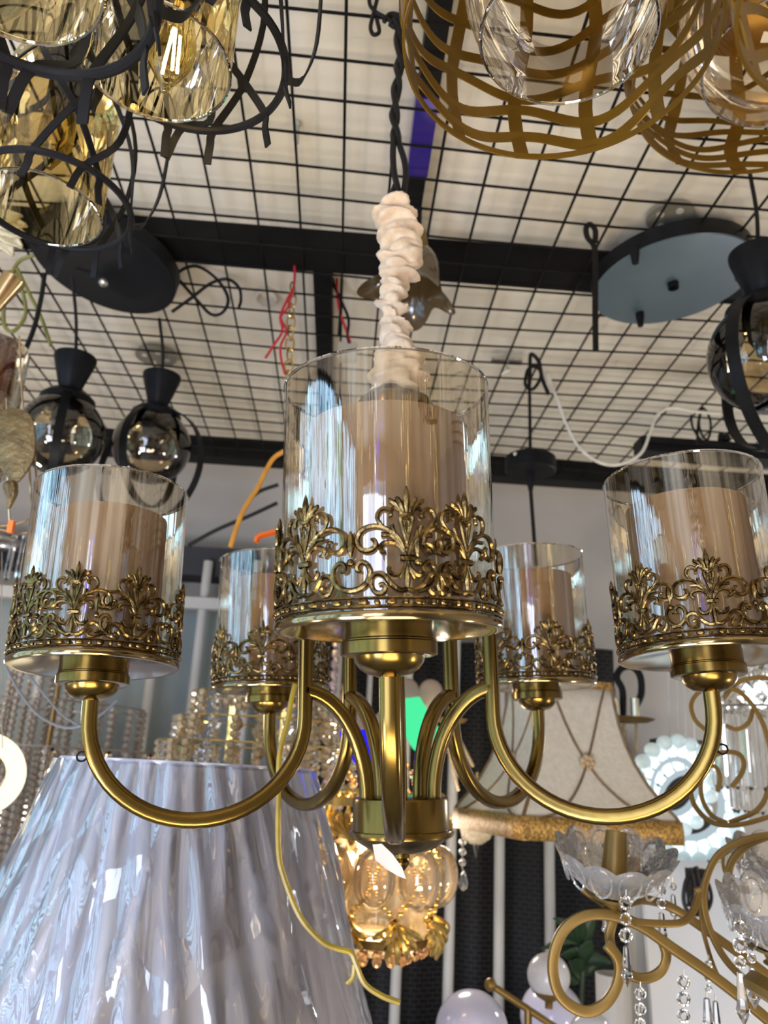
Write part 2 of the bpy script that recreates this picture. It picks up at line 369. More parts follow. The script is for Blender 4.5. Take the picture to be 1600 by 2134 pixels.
# orthonormalise the small tilt
q = M3.to_quaternion(); MC = Matrix.Translation(Vector((CX, CY, EYE-.0018))) @ q.to_matrix().to_4x4()
ch = thing('chandelier', 'large five-arm antique brass chandelier with cylinder glass shades and filigree galleries', 'chandelier', None, M=MC)
R = .245
def rrect(w, h, r, k=3):
    pts = []
    for (cx, cy, s) in ((w/2-r, h/2-r, 0), (-w/2+r, h/2-r, 1), (-w/2+r, -h/2+r, 2), (w/2-r, -h/2+r, 3)):
        for j in range(k+1):
            a = (s+j/k)*PI/2; pts.append((cx+r*math.cos(a), cy+r*math.sin(a)))
    return pts
def arc(cx, cz, rx, rz_, a0, a1, n): return [(cx+rx*math.cos(a0+(a1-a0)*i/n), cz+rz_*math.sin(a0+(a1-a0)*i/n)) for i in range(n+1)]
RI, ZU = .080, .050
armp = [(.030, .305), (.045, .3055)] + arc(RI-.03, .305-.03, .03, .03, PI/2, 0, 8) + [(RI, .2), (RI, .12)] + arc((RI+R)/2, ZU, (R-RI)/2, .0755, PI, 2*PI, 28) + [(R, .060), (R, .066)]
brp = arc(RI+.004, -.014, .056, .086, PI/2, PI, 14)[0:]
brp = [(RI+.0, .072)]+brp[1:]
am = MB()
prof = rrect(.0118, .0118, .0036)
am.sweep(prof, [Vector((r, 0, z)) for r, z in armp], hint=Vector((0, 1, 0)))
am.sweep(prof, [Vector((r, 0, z)) for r, z in brp], hint=Vector((0, 1, 0)))
am.lathe([(.0065, .0655), (.0085, .0660), (.0085, .0680), (.006, .0685)], 20, (R, 0, 0))
ZD = .0895
cup = MB().lathe([(.003, ZD-.027), (.0072, ZD-.0268), (.0085, ZD-.0262), (.0125, ZD-.0252), (.0165, ZD-.0225), (.0192, ZD-.019), (.0202, ZD-.0155), (.0255, ZD-.0155), (.0272, ZD-.0148), (.0272, ZD-.0085), (.0264, ZD-.0078), (.0264, ZD-.0072), (.0258, ZD-.0065), (.0258, ZD-.0005)], 48, (R, 0, 0))
disc = MB().lathe([(.0, ZD-.001), (.030, ZD-.0012), (.058, ZD-.0022), (.0615, ZD-.0028), (.0632, ZD-.0024), (.0640, ZD-.001), (.0640, ZD+.0012), (.0632, ZD+.0024), (.0615, ZD+.0024), (.0, ZD+.0016)], 72, (R, 0, 0))
ZT = .2325
glass = MB().lathe([(.0608, ZD+.0018), (.0608, ZD+.03), (.0608, ZD+.07), (.0608, ZT-.02), (.0608, ZT-.001)], 72, (R, 0, 0))
grim = MB().torus((R, 0, ZT-.001), .0605, .00095, None, 72, 6)
dif = MB().lathe([(.0455, ZD+.002), (.0455, ZD+.05), (.0455, ZT-.0245)], 64, (R, 0, 0))
dif.lathe([(.0445, ZT-.0245), (.0445, ZD+.05), (.0445, ZD+.002)], 64, (R, 0, 0))
dif.lathe([(.0455, ZT-.0245), (.0445, ZT-.0245)], 64, (R, 0, 0))
# filigree unit, in mm from its axis; digitised half of the ornament
K = .0000813
def hx(x, y): return ((800-x)*K, (866-y)*K)
CURV = [
 ([(790,562),(765,480),(720,425),(650,387),(590,378),(530,395),(497,435),(492,485),(520,525),(570,530),(606,503),(600,465),(575,462)], [8,9,10,10,11,12,13,13,13,13,13,10,6]),
 ([(745,490),(700,420),(645,378),(617,325),(632,282),(665,268),(695,283),(702,312),(684,322)], [6,8,10,11,11,11,11,10,6]),
 ([(706,372),(722,425),(760,500),(792,562)], [11,10,9,7]),
 ([(640,433),(700,440),(750,490),(780,540)], [11,10,8,6]),
 ([(790,562),(752,505),(705,483),(655,490),(636,514),(648,540),(670,541)], [7,8,10,12,12,11,7]),
 ([(806,510),(786,440),(768,365),(762,330),(780,318),(800,330)], [7,8,9,10,10,8]),
 ([(800,470),(793,420),(785,360),(800,345)], [5,6,6,6]),
 ([(800,306),(770,298),(752,276)], [13,12,8]),
 ([(780,296),(763,245),(742,208),(733,196)], [9,15,13,6]),
 ([(760,282),(730,240),(700,220),(692,203)], [9,13,12,6]),
 ([(758,280),(725,264),(700,288)], [9,10,8]),
 ([(800,580),(752,580)], [17,15]),
 ([(795,600),(778,645),(738,683),(702,676),(684,648),(698,632)], [8,10,11,12,11,7]),
 ([(792,612),(776,660),(756,704)], [8,12,5]),
 ([(450,775),(510,762),(555,722),(570,662),(550,612),(515,601),(490,625),(494,654),(518,656)], [13,13,13,13,12,12,12,10,7]),
 ([(560,735),(585,690),(620,672),(660,688),(700,742),(755,776),(800,768)], [8,11,13,13,13,12,11]),
 ([(580,700),(578,745),(600,785),(640,793),(664,766),(645,738),(622,746)], [8,10,12,12,12,10,7]),
]
def unit(mb, ang, Rb):
    def wrap(x, y, d=0.0):
        a = ang+x/Rb; rr = Rb+d; return Vector((rr*math.sin(a), -rr*math.cos(a), ZD+.0045+y))
    for pts, rad in CURV:
        for sg in (1, -1):
            h = [hx(*p) for p in pts]
            sp = smooth_path([Vector((x*sg, y, 0)) for x, y in h], 3)
            rr = []
            n = len(rad)
            for i in range(len(sp)):
                t = i/(len(sp)-1)*(n-1); j = min(int(t), n-2); rr.append((rad[j]+(rad[j+1]-rad[j])*(t-j))*K*1.38)
            mb.tube([wrap(p.x, p.y) for p in sp], rr, 6)
    # centre bud and leaf
    mb.tube([wrap(0, y*K) for y in (566, 600, 640, 680, 720, 748)], [v*K for v in (10, 17, 24, 22, 13, 2)], 6)
    mb.tube([wrap(0, y*K) for y in (262, 215, 160, 110, 90)], [v*K for v in (8, 15, 20, 15, 4)], 6)
    # olive and ball between units
    for sg in (-1,):
        x = 350*K*sg
        mb.tube([wrap(x, y*K) for y in (296, 330, 370, 410, 440, 466)], [v*K for v in (8, 20, 26, 24, 16, 3)], 6)
        mb.sphere(wrap(x, 264*K), 27*K, 8, 6)
def gallery(angles, phase):
    mb = MB(); Rb = .0632
    for a in angles: unit(mb, math.radians(a), Rb)
    nb = 56
    for i in range(nb):
        a = 2*PI*(i+phase)/nb; c = Vector((Rb*math.sin(a), -Rb*math.cos(a), ZD+.0062))
        M = Matrix.Rotation(a, 3, 'Z')
        if i % 2: mb.sphere(c, .0016, 6, 5)
        else:
            n0 = len(mb.v); mb.sphere((0, 0, 0), .0019, 8, 6)
            for j in range(n0, len(mb.v)): v = mb.v[j]; mb.v[j] = c+M @ Vector((v.x*1.5, v.y*.8, v.z))
    mb.torus((0, 0, ZD+.0042), Rb, .0007, None, 64, 5); mb.torus((0, 0, ZD+.0084), Rb, .0006, None, 64, 5)
    mb.v = [v+Vector((R, 0, 0)) for v in mb.v]
    return mb
# world yaw of each arm, phases chosen from the photograph (0 = ornament facing the viewer)
PH = {0: [7.4-51.4*k for k in range(6)]+[38.0], 1: [-14, 39, 91, 143, 195, 247, 300], 2: [4+51.4*k for k in range(7)], 3: [-2+51.4*k for k in range(7)], 4: [-33, 2, 42, 93, 145, 197, 250, 290]}
arms = {}
master = {}
for i in range(5):
    a = AL+i*2*PI/5-PI/2
    Lr = Matrix.Rotation(a, 4, 'Z')
    gal = gallery([x+0 for x in PH[i]], .3*i)
    # the gallery's own zero direction must face the viewer: local -Y rotated back
    gv = [Matrix.Rotation(-a, 4, 'Z') @ (v-Vector((R, 0, 0)))+Vector((R, 0, 0)) for v in gal.v]; gal.v = gv
    specs = [('arm', am, BRASS), ('cup', cup, BRASS), ('drip_tray', disc, BRASS2), ('gallery', gal, BRONZE), ('glass_shade', glass, GLASSF), ('inner_tube', dif, DIFF)]
    for nm, mb, mt in specs:
        if nm in master and nm != 'gallery':
            o = master[nm].copy(); COL.objects.link(o); o.parent = ch
        else:
            o = mb.build(nm, mt, ch, world=False); master[nm] = o
        tl = {0: 2.0, 1: -3.5, 4: -3.5}.get(i, -1.0) if nm != 'arm' else 0.0
        nk = Vector((R*math.cos(a), R*math.sin(a), .067))
        o.matrix_basis = Matrix.Translation(nk) @ Matrix.Rotation(math.radians(tl), 4, 'X') @ Matrix.Translation(-nk) @ Lr
        arms[(nm, i)] = o
        if nm == 'glass_shade':
            if 'rim' in master:
                r_ = master['rim'].copy(); COL.objects.link(r_); r_.parent = o
            else:
                r_ = grim.build('rim', RIMG, o, world=False); master['rim'] = r_
for i in (1, 4):
    a = AL+i*2*PI/5-PI/2
    e = MB().torus((R+.0030, 0, .022), .0034, .0008, Matrix.Rotation(PI/2, 3, 'X'), 16, 5); e = e.build('eyelet', BLACK, ch, world=False); e.matrix_basis = Matrix.Rotation(a, 4, 'Z')
hub = MB().lathe([(.0, -.0125), (.036, -.0125), (.0385, -.0135), (.0390, -.0155), (.0390, -.0375), (.0415, -.0378), (.0418, -.0395), (.0412, -.0425), (.039, -.0435), (.034, -.047), (.026, -.052), (.017, -.0545), (.010, -.055), (.0, -.055)], 56)
hub.build('hub', BRASS, ch, world=False)
MB().lathe([(.0, -.054), (.0065, -.055), (.0065, -.0585), (.0045, -.0595), (.0062, -.0615), (.0062, -.0635), (.004, -.066), (.0015, -.069), (0, -.0695)], 24).build('finial', BRASS, ch, world=False)
MB().lathe([(0, .288), (.02, .289), (.034, .292), (.0365, .296), (.0365, .330), (.034, .335), (.02, .340), (.010, .346), (.009, .356), (0, .357)], 48).build('top_canopy', BRASS, ch, world=False)
MB().tube([Vector((0, 0, z)) for z in (-.02, .1, .2, .29)], .0045, 10).build('centre_rod', BRASS, ch, world=False)
# gathered velvet sleeve over the chain
c0 = MC @ Vector((0, 0, .345)); c1 = P(830, 424, .69)
sl = MB(); n = 120; ph = [random.uniform(0, 6.28) for _ in range(40)]
ax = [c0.lerp(c1, i/n)+Vector((.004*math.sin(i*.09), .003*math.cos(i*.07), 0)) for i in range(n+1)]
m_ = 30; b = 0
for i in range(n+1):
    t = i/n
    env = .0145+.004*math.sin(t*9+1)+.0055*math.exp(-((t-.08)/.09)**2)+.003*math.exp(-((t-.85)/.1)**2)-.003*math.exp(-((t-.36)/.05)**2)
    for j in range(m_):
        a = 2*PI*j/m_
        fold = .0042*math.sin(i*.62+1.5*math.sin(a+t*6)+2*math.sin(2*a+ph[0]))+.0034*math.sin(i*1.15+2.2*math.sin(a*1.0+ph[2]+t*9))+.0018*math.sin(3*a+i*.2)
        amp = .35+.65*abs(math.sin(t*11+.6))
        rr = env+fold*amp
        sl.v.append(ax[i]+Vector((rr*math.cos(a), rr*math.sin(a), .002*math.sin(a*2+i*.4))))
for i in range(n):
    for j in range(m_):
        sl.f.append((i*m_+j, i*m_+(j+1) % m_, (i+1)*m_+(j+1) % m_, (i+1)*m_+j))
sl.f.append(tuple(n*m_+j for j in range(m_)))
sl.build('chain_sleeve', CLOTH, ch, ang=80)
# torn paper tag on the finial
tg = MB(); pts = PP([(776,1760),(795,1758),(818,1780),(838,1808),(846,1832),(830,1826),(806,1812),(782,1792)], .655)
tn = (ray(810,1790)).normalized()*.0006; b = len(tg.v); tg.v += pts+[p+tn for p in pts]
tg.f.append(tuple(range(8))); tg.f.append(tuple(range(15, 7, -1)))
for j in range(8): tg.f.append((j, (j+1) % 8, 8+(j+1) % 8, 8+j))
tg.build('paper_tag', PAPER, ch)
# the twisted cable it hangs from
cb = MB(); top = P(826, 42, .70); bot = P(829, 402, .69)
for s in (0, PI):
    pts = []
    for i in range(61):
        t = i/60; rr = .0028*(1 if t < .72 else 1+1.2*math.sin((t-.72)/.28*PI)); a = s+min(t, .72)*22+.25*math.sin(t*20)
        pts.append(top.lerp(bot, t)+Vector((rr*math.cos(a)+.003*math.sin(t*8), rr*math.sin(a), 0)))
    cb.tube(pts, .0034, 7)
cb.tube(smooth_path(PP([(836,398),(832,415),(824,416),(818,400),(822,385)], .69), 5), .0022, 6)
cb.tube(smooth_path(PP([(826,60),(815,45),(800,35),(783,25),(770,8),(772,-14),(786,-10),(780,20),(772,55),(778,72),(790,66),(785,40)], .70), 5), .0024, 7)
cb.tube(smooth_path(PP([(800,45),(812,30),(830,32),(836,48),(822,56),(812,50)], .70), 5), .0028, 7)
tag(cb.build('hanging_cable', BLACKG), 'black twisted cable tied to the grid above the velvet sleeve', 'cable')
# ------------------------------------------------------------------ black cage pendants, top left
def cage(label, gpx, gw, gY, rpx, rw, rY, lit, seed, group):
    rnd = random.Random(seed)
    G = P(gpx[0], gpx[1], gY); rg = gw*mpp(gpx[0], gpx[1], gY)
    C = P(rpx[0], rpx[1], rY); r = rw*mpp(rpx[0], rpx[1], rY)
    T = Vector(((G.x+C.x)/2, (G.y+C.y)/2, EYE+HG))
    t = thing('cage_pendant', label, 'pendant lamp', T, group)
    h = .17
    gm = MB().lathe([(rg, 0), (rg, .05), (rg*1.0, .10), (rg*.99, .14), (rg*.9, .158), (rg*.55, .166), (.024, .168)], 48, G)
    go = gm.build('glass_shade', AMBER, t)
    MB().torus(G, rg, .0013, None, 64, 8).build('rim', RIMG, go)
    MB().torus(C, r, .0032, None, 64, 8).build('cage_ring', BLACK, t)
    top = Vector((G.x, G.y, G.z+.19))
    n = 9
    def pt(a, k, z): 
        w = min(max(z/.19, 0), 1); c = C.lerp(Vector((top.x, top.y, C.z)), w)
        return Vector((c.x+k*r*math.cos(a), c.y+k*r*math.sin(a), C.z+z))
    for i in range(n):
        a = 2*PI*i/n+rnd.uniform(-.15, .15); s = 1 if i % 2 else -1
        pts = [pt(a-s*.05, 1.06, -.030), pt(a-s*.03, 1.01, -.014), pt(a, 1.0, .002), pt(a+s*.35, 1.07, .05), pt(a+s*.75, .98, .10), pt(a+s*1.1, .70, .150), pt(a+s*1.35, .33, .19)]
        sp = smooth_path(pts, 5)
        MB().strip(sp, .0065, .0016, [Vector((p.x-C.x, p.y-C.y, .02)) for p in sp]).build('cage_strip', BLACK, t)
    for i in range(5):
        a = 2*PI*(i+.35)/5+rnd.uniform(-.2, .2); s = 1 if i % 2 else -1
        pts = [pt(a+s*.12, 1.08, -.03), pt(a, 1.0, 0), pt(a-s*.25, 1.30, .03), pt(a-s*.2, 1.48, .08), pt(a+s*.15, 1.38, .135), pt(a+s*.45, .95, .165), pt(a+s*.6, .5, .185)]
        sp = smooth_path(pts, 5)
        MB().strip(sp, .0060, .0016, [Vector((p.x-C.x, p.y-C.y, .02)) for p in sp]).build('cage_loop', BLACK, t)
    MB().lathe([(0, .125), (.016, .125), (.0165, .165), (.024, .168), (.026, .20), (.024, .225), (.008, .235), (.003, .24), (0, .24)], 24, G).build('lamp_socket', BLACK, t)
    MB().tube([G+Vector((0, 0, .235)), Vector((G.x, G.y, EYE+HG))], .003, 8).build('cord', BLACKG, t)
    if lit:
        tip = P(342, 196, gY); bl = [(0, 0), (.0025, .002), (.0045, .008), (.009, .016), (.0155, .028), (.018, .040), (.0165, .054), (.0135, .066), (.0125, .085)]
        bo = MB().lathe(bl, 24, tip).build('bulb', BULBG, t)
        fm = MB()
        for (x, y, dx) in ((-.005, .003, .002), (.006, .002, -.002), (-.002, -.005, .003), (.004, -.004, -.002)):
            fm.tube([tip+Vector((x, y, .022)), tip+Vector((x+dx, y, .056))], .0012, 6)
        fm.build('filament', FILA, bo)
        MB().tube([tip+Vector((0, 0, .056)), tip+Vector((0, 0, .085))], .004, 8).build('stem', CLEARG, bo)
    else:
        tip = G+Vector((0, 0, .045)); bo = MB().lathe([(0, 0), (.003, .002), (.009, .014), (.0165, .03), (.0165, .05), (.0125, .08)], 20, tip).build('bulb', BULBG, t)
    return t
CG = 'black cage pendants in the upper left cluster'
cage('black cage pendant with amber glass and a lit filament bulb', (322,133), 156, .467, (390,118), 205, .475, True, 1, CG)
cage('unlit black cage pendant whose amber glass hangs just above the round black plate', (84,437), 122, .638, (112,425), 156, .63, False, 2, CG)
cage('nearest black cage pendant, cut off by the top left corner', (20,-70), 190, .30, (52,-62), 268, .298, False, 3, CG)

# ------------------------------------------------------------------ gold lattice baskets, top right
def basket(label, px, w, Y, gpx, gw, seed):
    rnd = random.Random(seed)
    C = P(px[0], px[1], Y); r = w*mpp(px[0], px[1], Y)
    t = thing('lattice_pendant', label, 'pendant lamp', Vector((C.x, C.y, EYE+HG)), 'gold lattice pendants at the top right')
    H = min(.22, EYE+HG-.03-C.z)
    def rad(z): return r*(1.0+.10*math.sin(min(z/H, 1)*PI*.8)-.42*max(0, z/H-.55)**1.5*2.2)
    def pt(a, z, d=0): rr = rad(z)+d; return C+Vector((rr*math.cos(a), rr*math.sin(a), z))
    def rstrip(pts, w_):
        mb.strip(pts, w_, .0010, [Vector((p.x-C.x, p.y-C.y, 0)) for p in pts])
    mb = MB(); nr = 12
    a0_ = rnd.uniform(0, .4)
    for i in range(nr):
        a = a0_+2*PI*i/nr
        rstrip([pt(a+.05*math.sin(j*.5), H*j/14) for j in range(15)], .013*r/.122)
    mb.build('rib_lattice', GOLD, t)
    mb = MB()
    for k, z in enumerate([H*v for v in (.075, .19, .31, .44, .58, .73, .87)]):
        n = 96; ph_ = rnd.uniform(0, 6)
        pts = [pt(2*PI*i/n, z+.0075*math.sin(6*2*PI*i/n+ph_)+.004*math.sin(4*2*PI*i/n+k)) for i in range(n)]
        mb.strip(pts, .0108*min(r/.122, H/.2), .0010, [Vector((p.x-C.x, p.y-C.y, 0)) for p in pts], closed=True)
    mb.build('wave_lattice', GOLD, t)
    n = 96; pts = [pt(2*PI*i/n, .002) for i in range(n)]
    mb = MB(); mb.strip(pts, .0045, .0016, [Vector((p.x-C.x, p.y-C.y, 0)) for p in pts], closed=True); mb.build('bottom_hoop', GOLD, t)
    MB().lathe([(rad(H)+.001, H-.002), (rad(H)*.5, H+.004), (.012, H+.006), (0, H+.006)], 40, C).build('top_plate', GOLD, t)
    G = P(gpx[0], gpx[1], Y); g = gw*mpp(gpx[0], gpx[1], Y)
    go = MB().lathe([(g, 0), (g*1.06, .012), (g*1.18, .035), (g*1.24, .06), (g*1.18, .09), (g*.95, .115), (g*.6, .13), (.02, .136)], 56, G).build('glass_bell', CLEARG, t)
    MB().torus(G, g, .0013, None, 64, 8).build('rim', RIMG, go)
    MB().lathe([(0, .085), (.018, .085), (.02, .13), (.024, .15), (.02, .19), (0, .19)], 24, Vector((G.x, G.y, G.z))).build('lamp_socket', GOLD, t)
    MB().tube([Vector((G.x, G.y, G.z+.18)), Vector((G.x, G.y, EYE+HG))], .003, 8).build('cord', BLACKG, t)
basket('large gold wave-lattice pendant with a clear glass bell, left of its pair', (1163,98), 322, .42, (1183,74), 181, 1)
basket('gold wave-lattice pendant with glass bell half cut off by the right edge', (1632,150), 300, .60, (1655,128), 180, 2)
basket('nearest gold wave-lattice pendant, only a strip seen at the top right corner', (1900,-40), 336, .22, (1900,-60), 180, 3)

# ------------------------------------------------------------------ round mounting plates
def plate(label, px, w, Y, mat, rim, roll, pitch, extras):
    C = P(px[0], px[1], Y); r = w*mpp(px[0], px[1], Y)
    M = Matrix.Rotation(roll, 3, 'Y') @ Matrix.Rotation(pitch, 3, 'X')
    t = thing('canopy_plate', label, 'ceiling plate', C+Vector((0, 0, .03)))
    MB().lathe([(0, 0), (r*.985, 0), (r, .0015)], 72, C, M).build('plate_face', mat, t)
    MB().lathe([(r, .0015), (r*1.002, .006), (r*1.002, .028), (r*.97, .030), (0, .030)], 72, C, M).build('plate_rim', rim, t)
    extras(C, r, M, t)
    MB().tube([C+M @ Vector((0, 0, .03)), Vector((C.x, C.y, EYE+HG))], .004, 8).build('hanging_hook', BLACK, t)
def ex_blue(C, r, M, t):
    for (px, py) in ((1322, 518), (1536, 555), (1333, 652)):
        d = ray(px, py); nn = M @ Vector((0, 0, 1)); q = E0+d*((C-E0).dot(nn)/d.dot(nn))
        MB().lathe([(0, -.026), (.005, -.026), (.0056, -.02), (.0072, -.008), (.0072, .001), (0, .001)], 16, q).build('cord_grip', BLACK, t)
    MB().lathe([(.009, .0), (.009, -.010), (.0075, -.010), (.0075, .0)], 20, C).build('centre_nut', BLACK, t)
plate('round blue-grey canopy plate with three black cord grips', (1402,590), 163, 1.15, PLATEB, BLACK, math.radians(-7), 0, ex_blue)
def ex_black(C, r, M, t):
    p = P(216, 588, 1.17); MB().sphere(p, .0085, 16, 10).build('bolt', SILV, t)
plate('round black canopy plate with one silver bolt, above two globe pendants', (215,560), 152, 1.2, PLATEK, PLATEK, math.radians(9), math.radians(-4), ex_black)
# ------------------------------------------------------------------ smoked globe pendants
def globe_p(label, conepx, globepx, gr, Y, cordtop, rings):
    G = P(globepx[0], globepx[1], Y); m = mpp(globepx[0], globepx[1], Y); r = gr*m
    ct = P(conepx[0], conepx[1], Y)
    t = thing('globe_pendant', label, 'pendant lamp', Vector((G.x, G.y, G.z+r*2.4)), 'black and smoked-glass globe pendants')
    z0 = r*.80
    MB().lathe([(r*.66, z0-.004), (r*.64, z0+r*.10), (r*.50, z0+r*.24), (r*.30, z0+r*.33), (r*.24, z0+r*.36), (0, z0+r*.36)], 32, G).build('neck_dome', BLACK, t)
    MB().lathe([(r*.24, z0+r*.34), (r*.27, z0+r*.42), (r*.50, z0+r*1.16), (r*.50, z0+r*1.24), (r*.47, z0+r*1.25), (0, z0+r*1.25)], 32, G).build('cone_cap', BLACK, t)
    n = 20; k0 = math.asin(.8)
    prof = [(r*math.cos(k0-(k0+PI/2)*i/n), r*math.sin(k0-(k0+PI/2)*i/n)) for i in range(n)] + [(0, -r)]
    MB().lathe(prof, 40, G).build('glass_globe', GLOBES, t)
    MB().lathe([(0, r*.05), (r*.2, r*.06), (r*.22, r*.2), (r*.30, r*.34), (r*.33, z0), (0, z0)], 24, G).build('lamp_socket', BLACK, t)
    MB().tube(smooth_path([G+Vector((0, 0, z0+r*1.25)), G.lerp(cordtop, .5)+Vector((.004, 0, r)), cordtop], 6), .003, 8).build('cord', BLACKG, t)
    for (az, k, cz) in rings:
        c = G+Vector((0, 0, z0+r*.2-k*r+cz*r)); nrm = Vector((math.cos(az), math.sin(az), 0)); e = nrm.cross(Vector((0, 0, 1)))
        pts = [c+(e*math.cos(2*PI*i/56)+Vector((0, 0, 1))*math.sin(2*PI*i/56))*(k*r) for i in range(56)]
        MB().strip(pts, r*.20, .003, [p-c for p in pts], closed=True).build('ring_strap', BLACK, t)
tp = P(150, 575, 1.22); globe_p('smoked globe pendant with black cone, nearer of the pair under the black plate', (130,735), (128,905), 88, 1.30, tp, ((.35, 1.32, 0),))
tp = P(332, 665, 1.26); globe_p('smoked globe pendant with black cone, farther right of the pair under the black plate', (320,770), (316,930), 80, 1.47, tp, ((-.25, 1.30, 0), (1.15, 1.62, .02)))
tp = P(1562, 360, .95); globe_p('large smoked globe pendant with broad black straps at the right edge', (1572,520), (1602,742), 122, .95, tp, ((.15, 1.32, 0), (2.3, 1.42, 0)))
# ------------------------------------------------------------------ small ceiling rose on a knotted cable
Y = 1.48; C = P(1105, 968, Y)
t = thing('canopy_rose', 'small black drum canopy hanging by a knotted cable', 'ceiling canopy', C)
MB().lathe([(0, -.016), (.047, -.016), (.049, -.014), (.049, .012), (.046, .015), (0, .015)], 40, C).build('drum', BLACK, t)
MB().sphere(P(1073, 945, Y-.045), .0045, 10, 8).build('screw', SILV, t)
MB().lathe([(0, -.055), (.004, -.055), (.0072, -.04), (.0072, -.016)], 14, C).build('cord_grip', BLACK, t)
MB().tube([C+Vector((0, 0, -.05)), P(1117, 1180, Y)], .0038, 8).build('lower_cord', BLACKG, t)
kn = MB(); kn.tube([C+Vector((0, 0, .014)), P(1103, 800, Y)], .0034, 8)
kn.tube(smooth_path(PP([(1103,812),(1094,800),(1098,775),(1108,764),(1124,770),(1126,788),(1114,808),(1103,812)], Y), 5), .0036, 7)
kn.tube(smooth_path(PP([(1103,800),(1104,770),(1106,738),(1122,752),(1126,770),(1130,790),(1143,822)], Y), 5), .0042, 7)
kn.build('knotted_cable', BLACKG, t)
# strap hook hanging from the grid
sp = smooth_path(PP([(1241,730),(1240,650),(1240,560),(1238,515),(1224,495),(1221,475),(1230,468),(1240,480),(1240,505)], 1.06), 6)
tag(MB().strip(sp, .0085, .003, Vector((.3, -1, 0))).build('hanging_strap', BLACKG), 'thin black looped strap hanging beside the blue-grey plate', 'strap')
# smoky glass flower shade behind the sleeve
C = P(872, 552, 1.04)
def petal(r, z, a, i):
    k = i/9; w = .5+.5*math.cos(4*a+.6); return r*(1+k*k*.55*w), z-k*k*k*.022*w
t = thing('flower_pendant', 'smoky brown glass flower shade half hidden behind the velvet sleeve', 'pendant lamp', C+Vector((0, 0, .03)))
pr = [(.012, .03), (.022, .027), (.032, .018), (.040, .006), (.045, -.008), (.048, -.02), (.051, -.030), (.055, -.038), (.061, -.044), (.068, -.048)]
MB().lathe([(a*.72, b*.95) for a, b in pr], 64, C, Matrix.Rotation(.25, 3, 'Y'), petal).build('glass_flower', AMBERD, t)
MB().lathe([(.0, .055), (.010, .055), (.014, .03), (.014, .02), (0, .02)], 20, C).build('lamp_cap', GOLDP, t)
MB().tube([C+Vector((0, 0, .05)), Vector((C.x, C.y, EYE+HG+.01))], .002, 6).build('cord', BLACKG, t)
# ------------------------------------------------------------------ wires and chains by the cross beam
Yc = 1.21
tag(MB().tube(smooth_path(PP([(613,487),(612,520),(614,570),(611,600),(598,625),(584,660),(588,690),(570,720),(553,746)], Yc), 6), .0024, 6).tube(smooth_path(PP([(611,600),(600,640),(585,662),(597,690),(585,720),(586,750),(594,780)], Yc), 6), .0022, 6).build('hanging_red_wire', REDW), 'twisted red wire with loose ends beside the gold chain', 'wire')
ch_ = MB(); pa, pb = P(610, 592, Yc+.02), P(600, 800, Yc+.02); n = 9
for i in range(n):
    c = pa.lerp(pb, (i+.5)/n); L = (pb-pa).length/n*.66; d = (pb-pa).normalized()
    s = Vector((1, 0, 0)) if i % 2 else Vector((.5, .85, 0))
    ch_.tube([c+d*(L*math.cos(2*PI*j/20))+s*(.0068*math.sin(2*PI*j/20)) for j in range(20)], .0015, 6, True)
tag(ch_.build('hanging_chain', GOLDB), 'short gold link chain hanging behind the front shade', 'chain')
tag(MB().tube(smooth_path(PP([(702,570),(702,610),(708,650),(722,690),(730,715)], 1.3), 6), .0026, 6).build('hanging_wire_pair', REDW), 'thin red wire running down to the small beige connector', 'wire')
tag(MB().tube(smooth_path(PP([(692,575),(696,595),(712,630),(726,665),(724,700),(728,716)], 1.3), 6), .0028, 6).tube(PP([(713,560),(710,640),(706,700)], 1.3), .003, 6).build('hanging_black_wire', BLACKG), 'black wire looping beside the thin red wire', 'wire')
tag(MB().box(P(724, 735, 1.31), .034, .02, .032).build('hanging_connector', pbr('beige_plastic', (.42,.37,.30), .6, 0)), 'small beige plastic connector above the front shade rim', 'connector')
# porcelain ceiling rose and clear discs on the ceiling
C = P(556, 608, 1.36)
t = thing('ceiling_rose', 'white porcelain lamp holder fixed to the ceiling behind the red wire', 'lamp holder', C)
MB().lathe([(0, .03), (.038, .03), (.040, .022), (.034, .010), (.022, .006), (.021, -.018), (.017, -.020), (.0165, .004), (0, .004)], 32, C, Matrix.Rotation(-.25, 3, 'X')).build('holder_body', PORC, t)
DISCM = pbr('clear_plastic_disc', (.25, .235, .19), .3, 0, (.20, .19, .15), 20)
for lab, px, w, Y in (('grey plastic disc fixed to the ceiling above the blue-grey plate', (1397,455), 49, 1.17), ('grey plastic disc fixed to the ceiling behind the farther cone', (325,745), 42, 1.60)):
    C = Pz(px[0], px[1], HG+.035); r = w*mpp(px[0], px[1], C.y)
    t = thing('ceiling_disc', lab, 'ceiling disc', C)
    MB().lathe([(0, 0), (r, 0), (r, .006), (0, .006)], 40, C).build('disc', DISCM, t)
    for k in range(4): MB().lathe([(0, -.002), (.006, -.002), (.006, 0)], 12, C+Vector((r*.55*math.cos(k*PI/2+.4), r*.55*math.sin(k*PI/2+.4), 0))).build('screw_hole', PORC, t)
C = Pz(1055, 752, HG+.03)
tag(MB().box(C, .065, .02, .006).tube([C, C+Vector((.004, 0, -.022)), C+Vector((-.012, 0, -.03))], .003, 6).build('ceiling_bracket', SILV), 'flat grey bracket under the ceiling left of the knotted cable', 'bracket')
C = P(482, 190, .93)
t = thing('hanging_lamp_holder', 'silver bracket and socket tied to the grid beside the lit pendant', 'lamp holder', C)
M = rotto(P(500,150,.93)-P(470,235,.93))
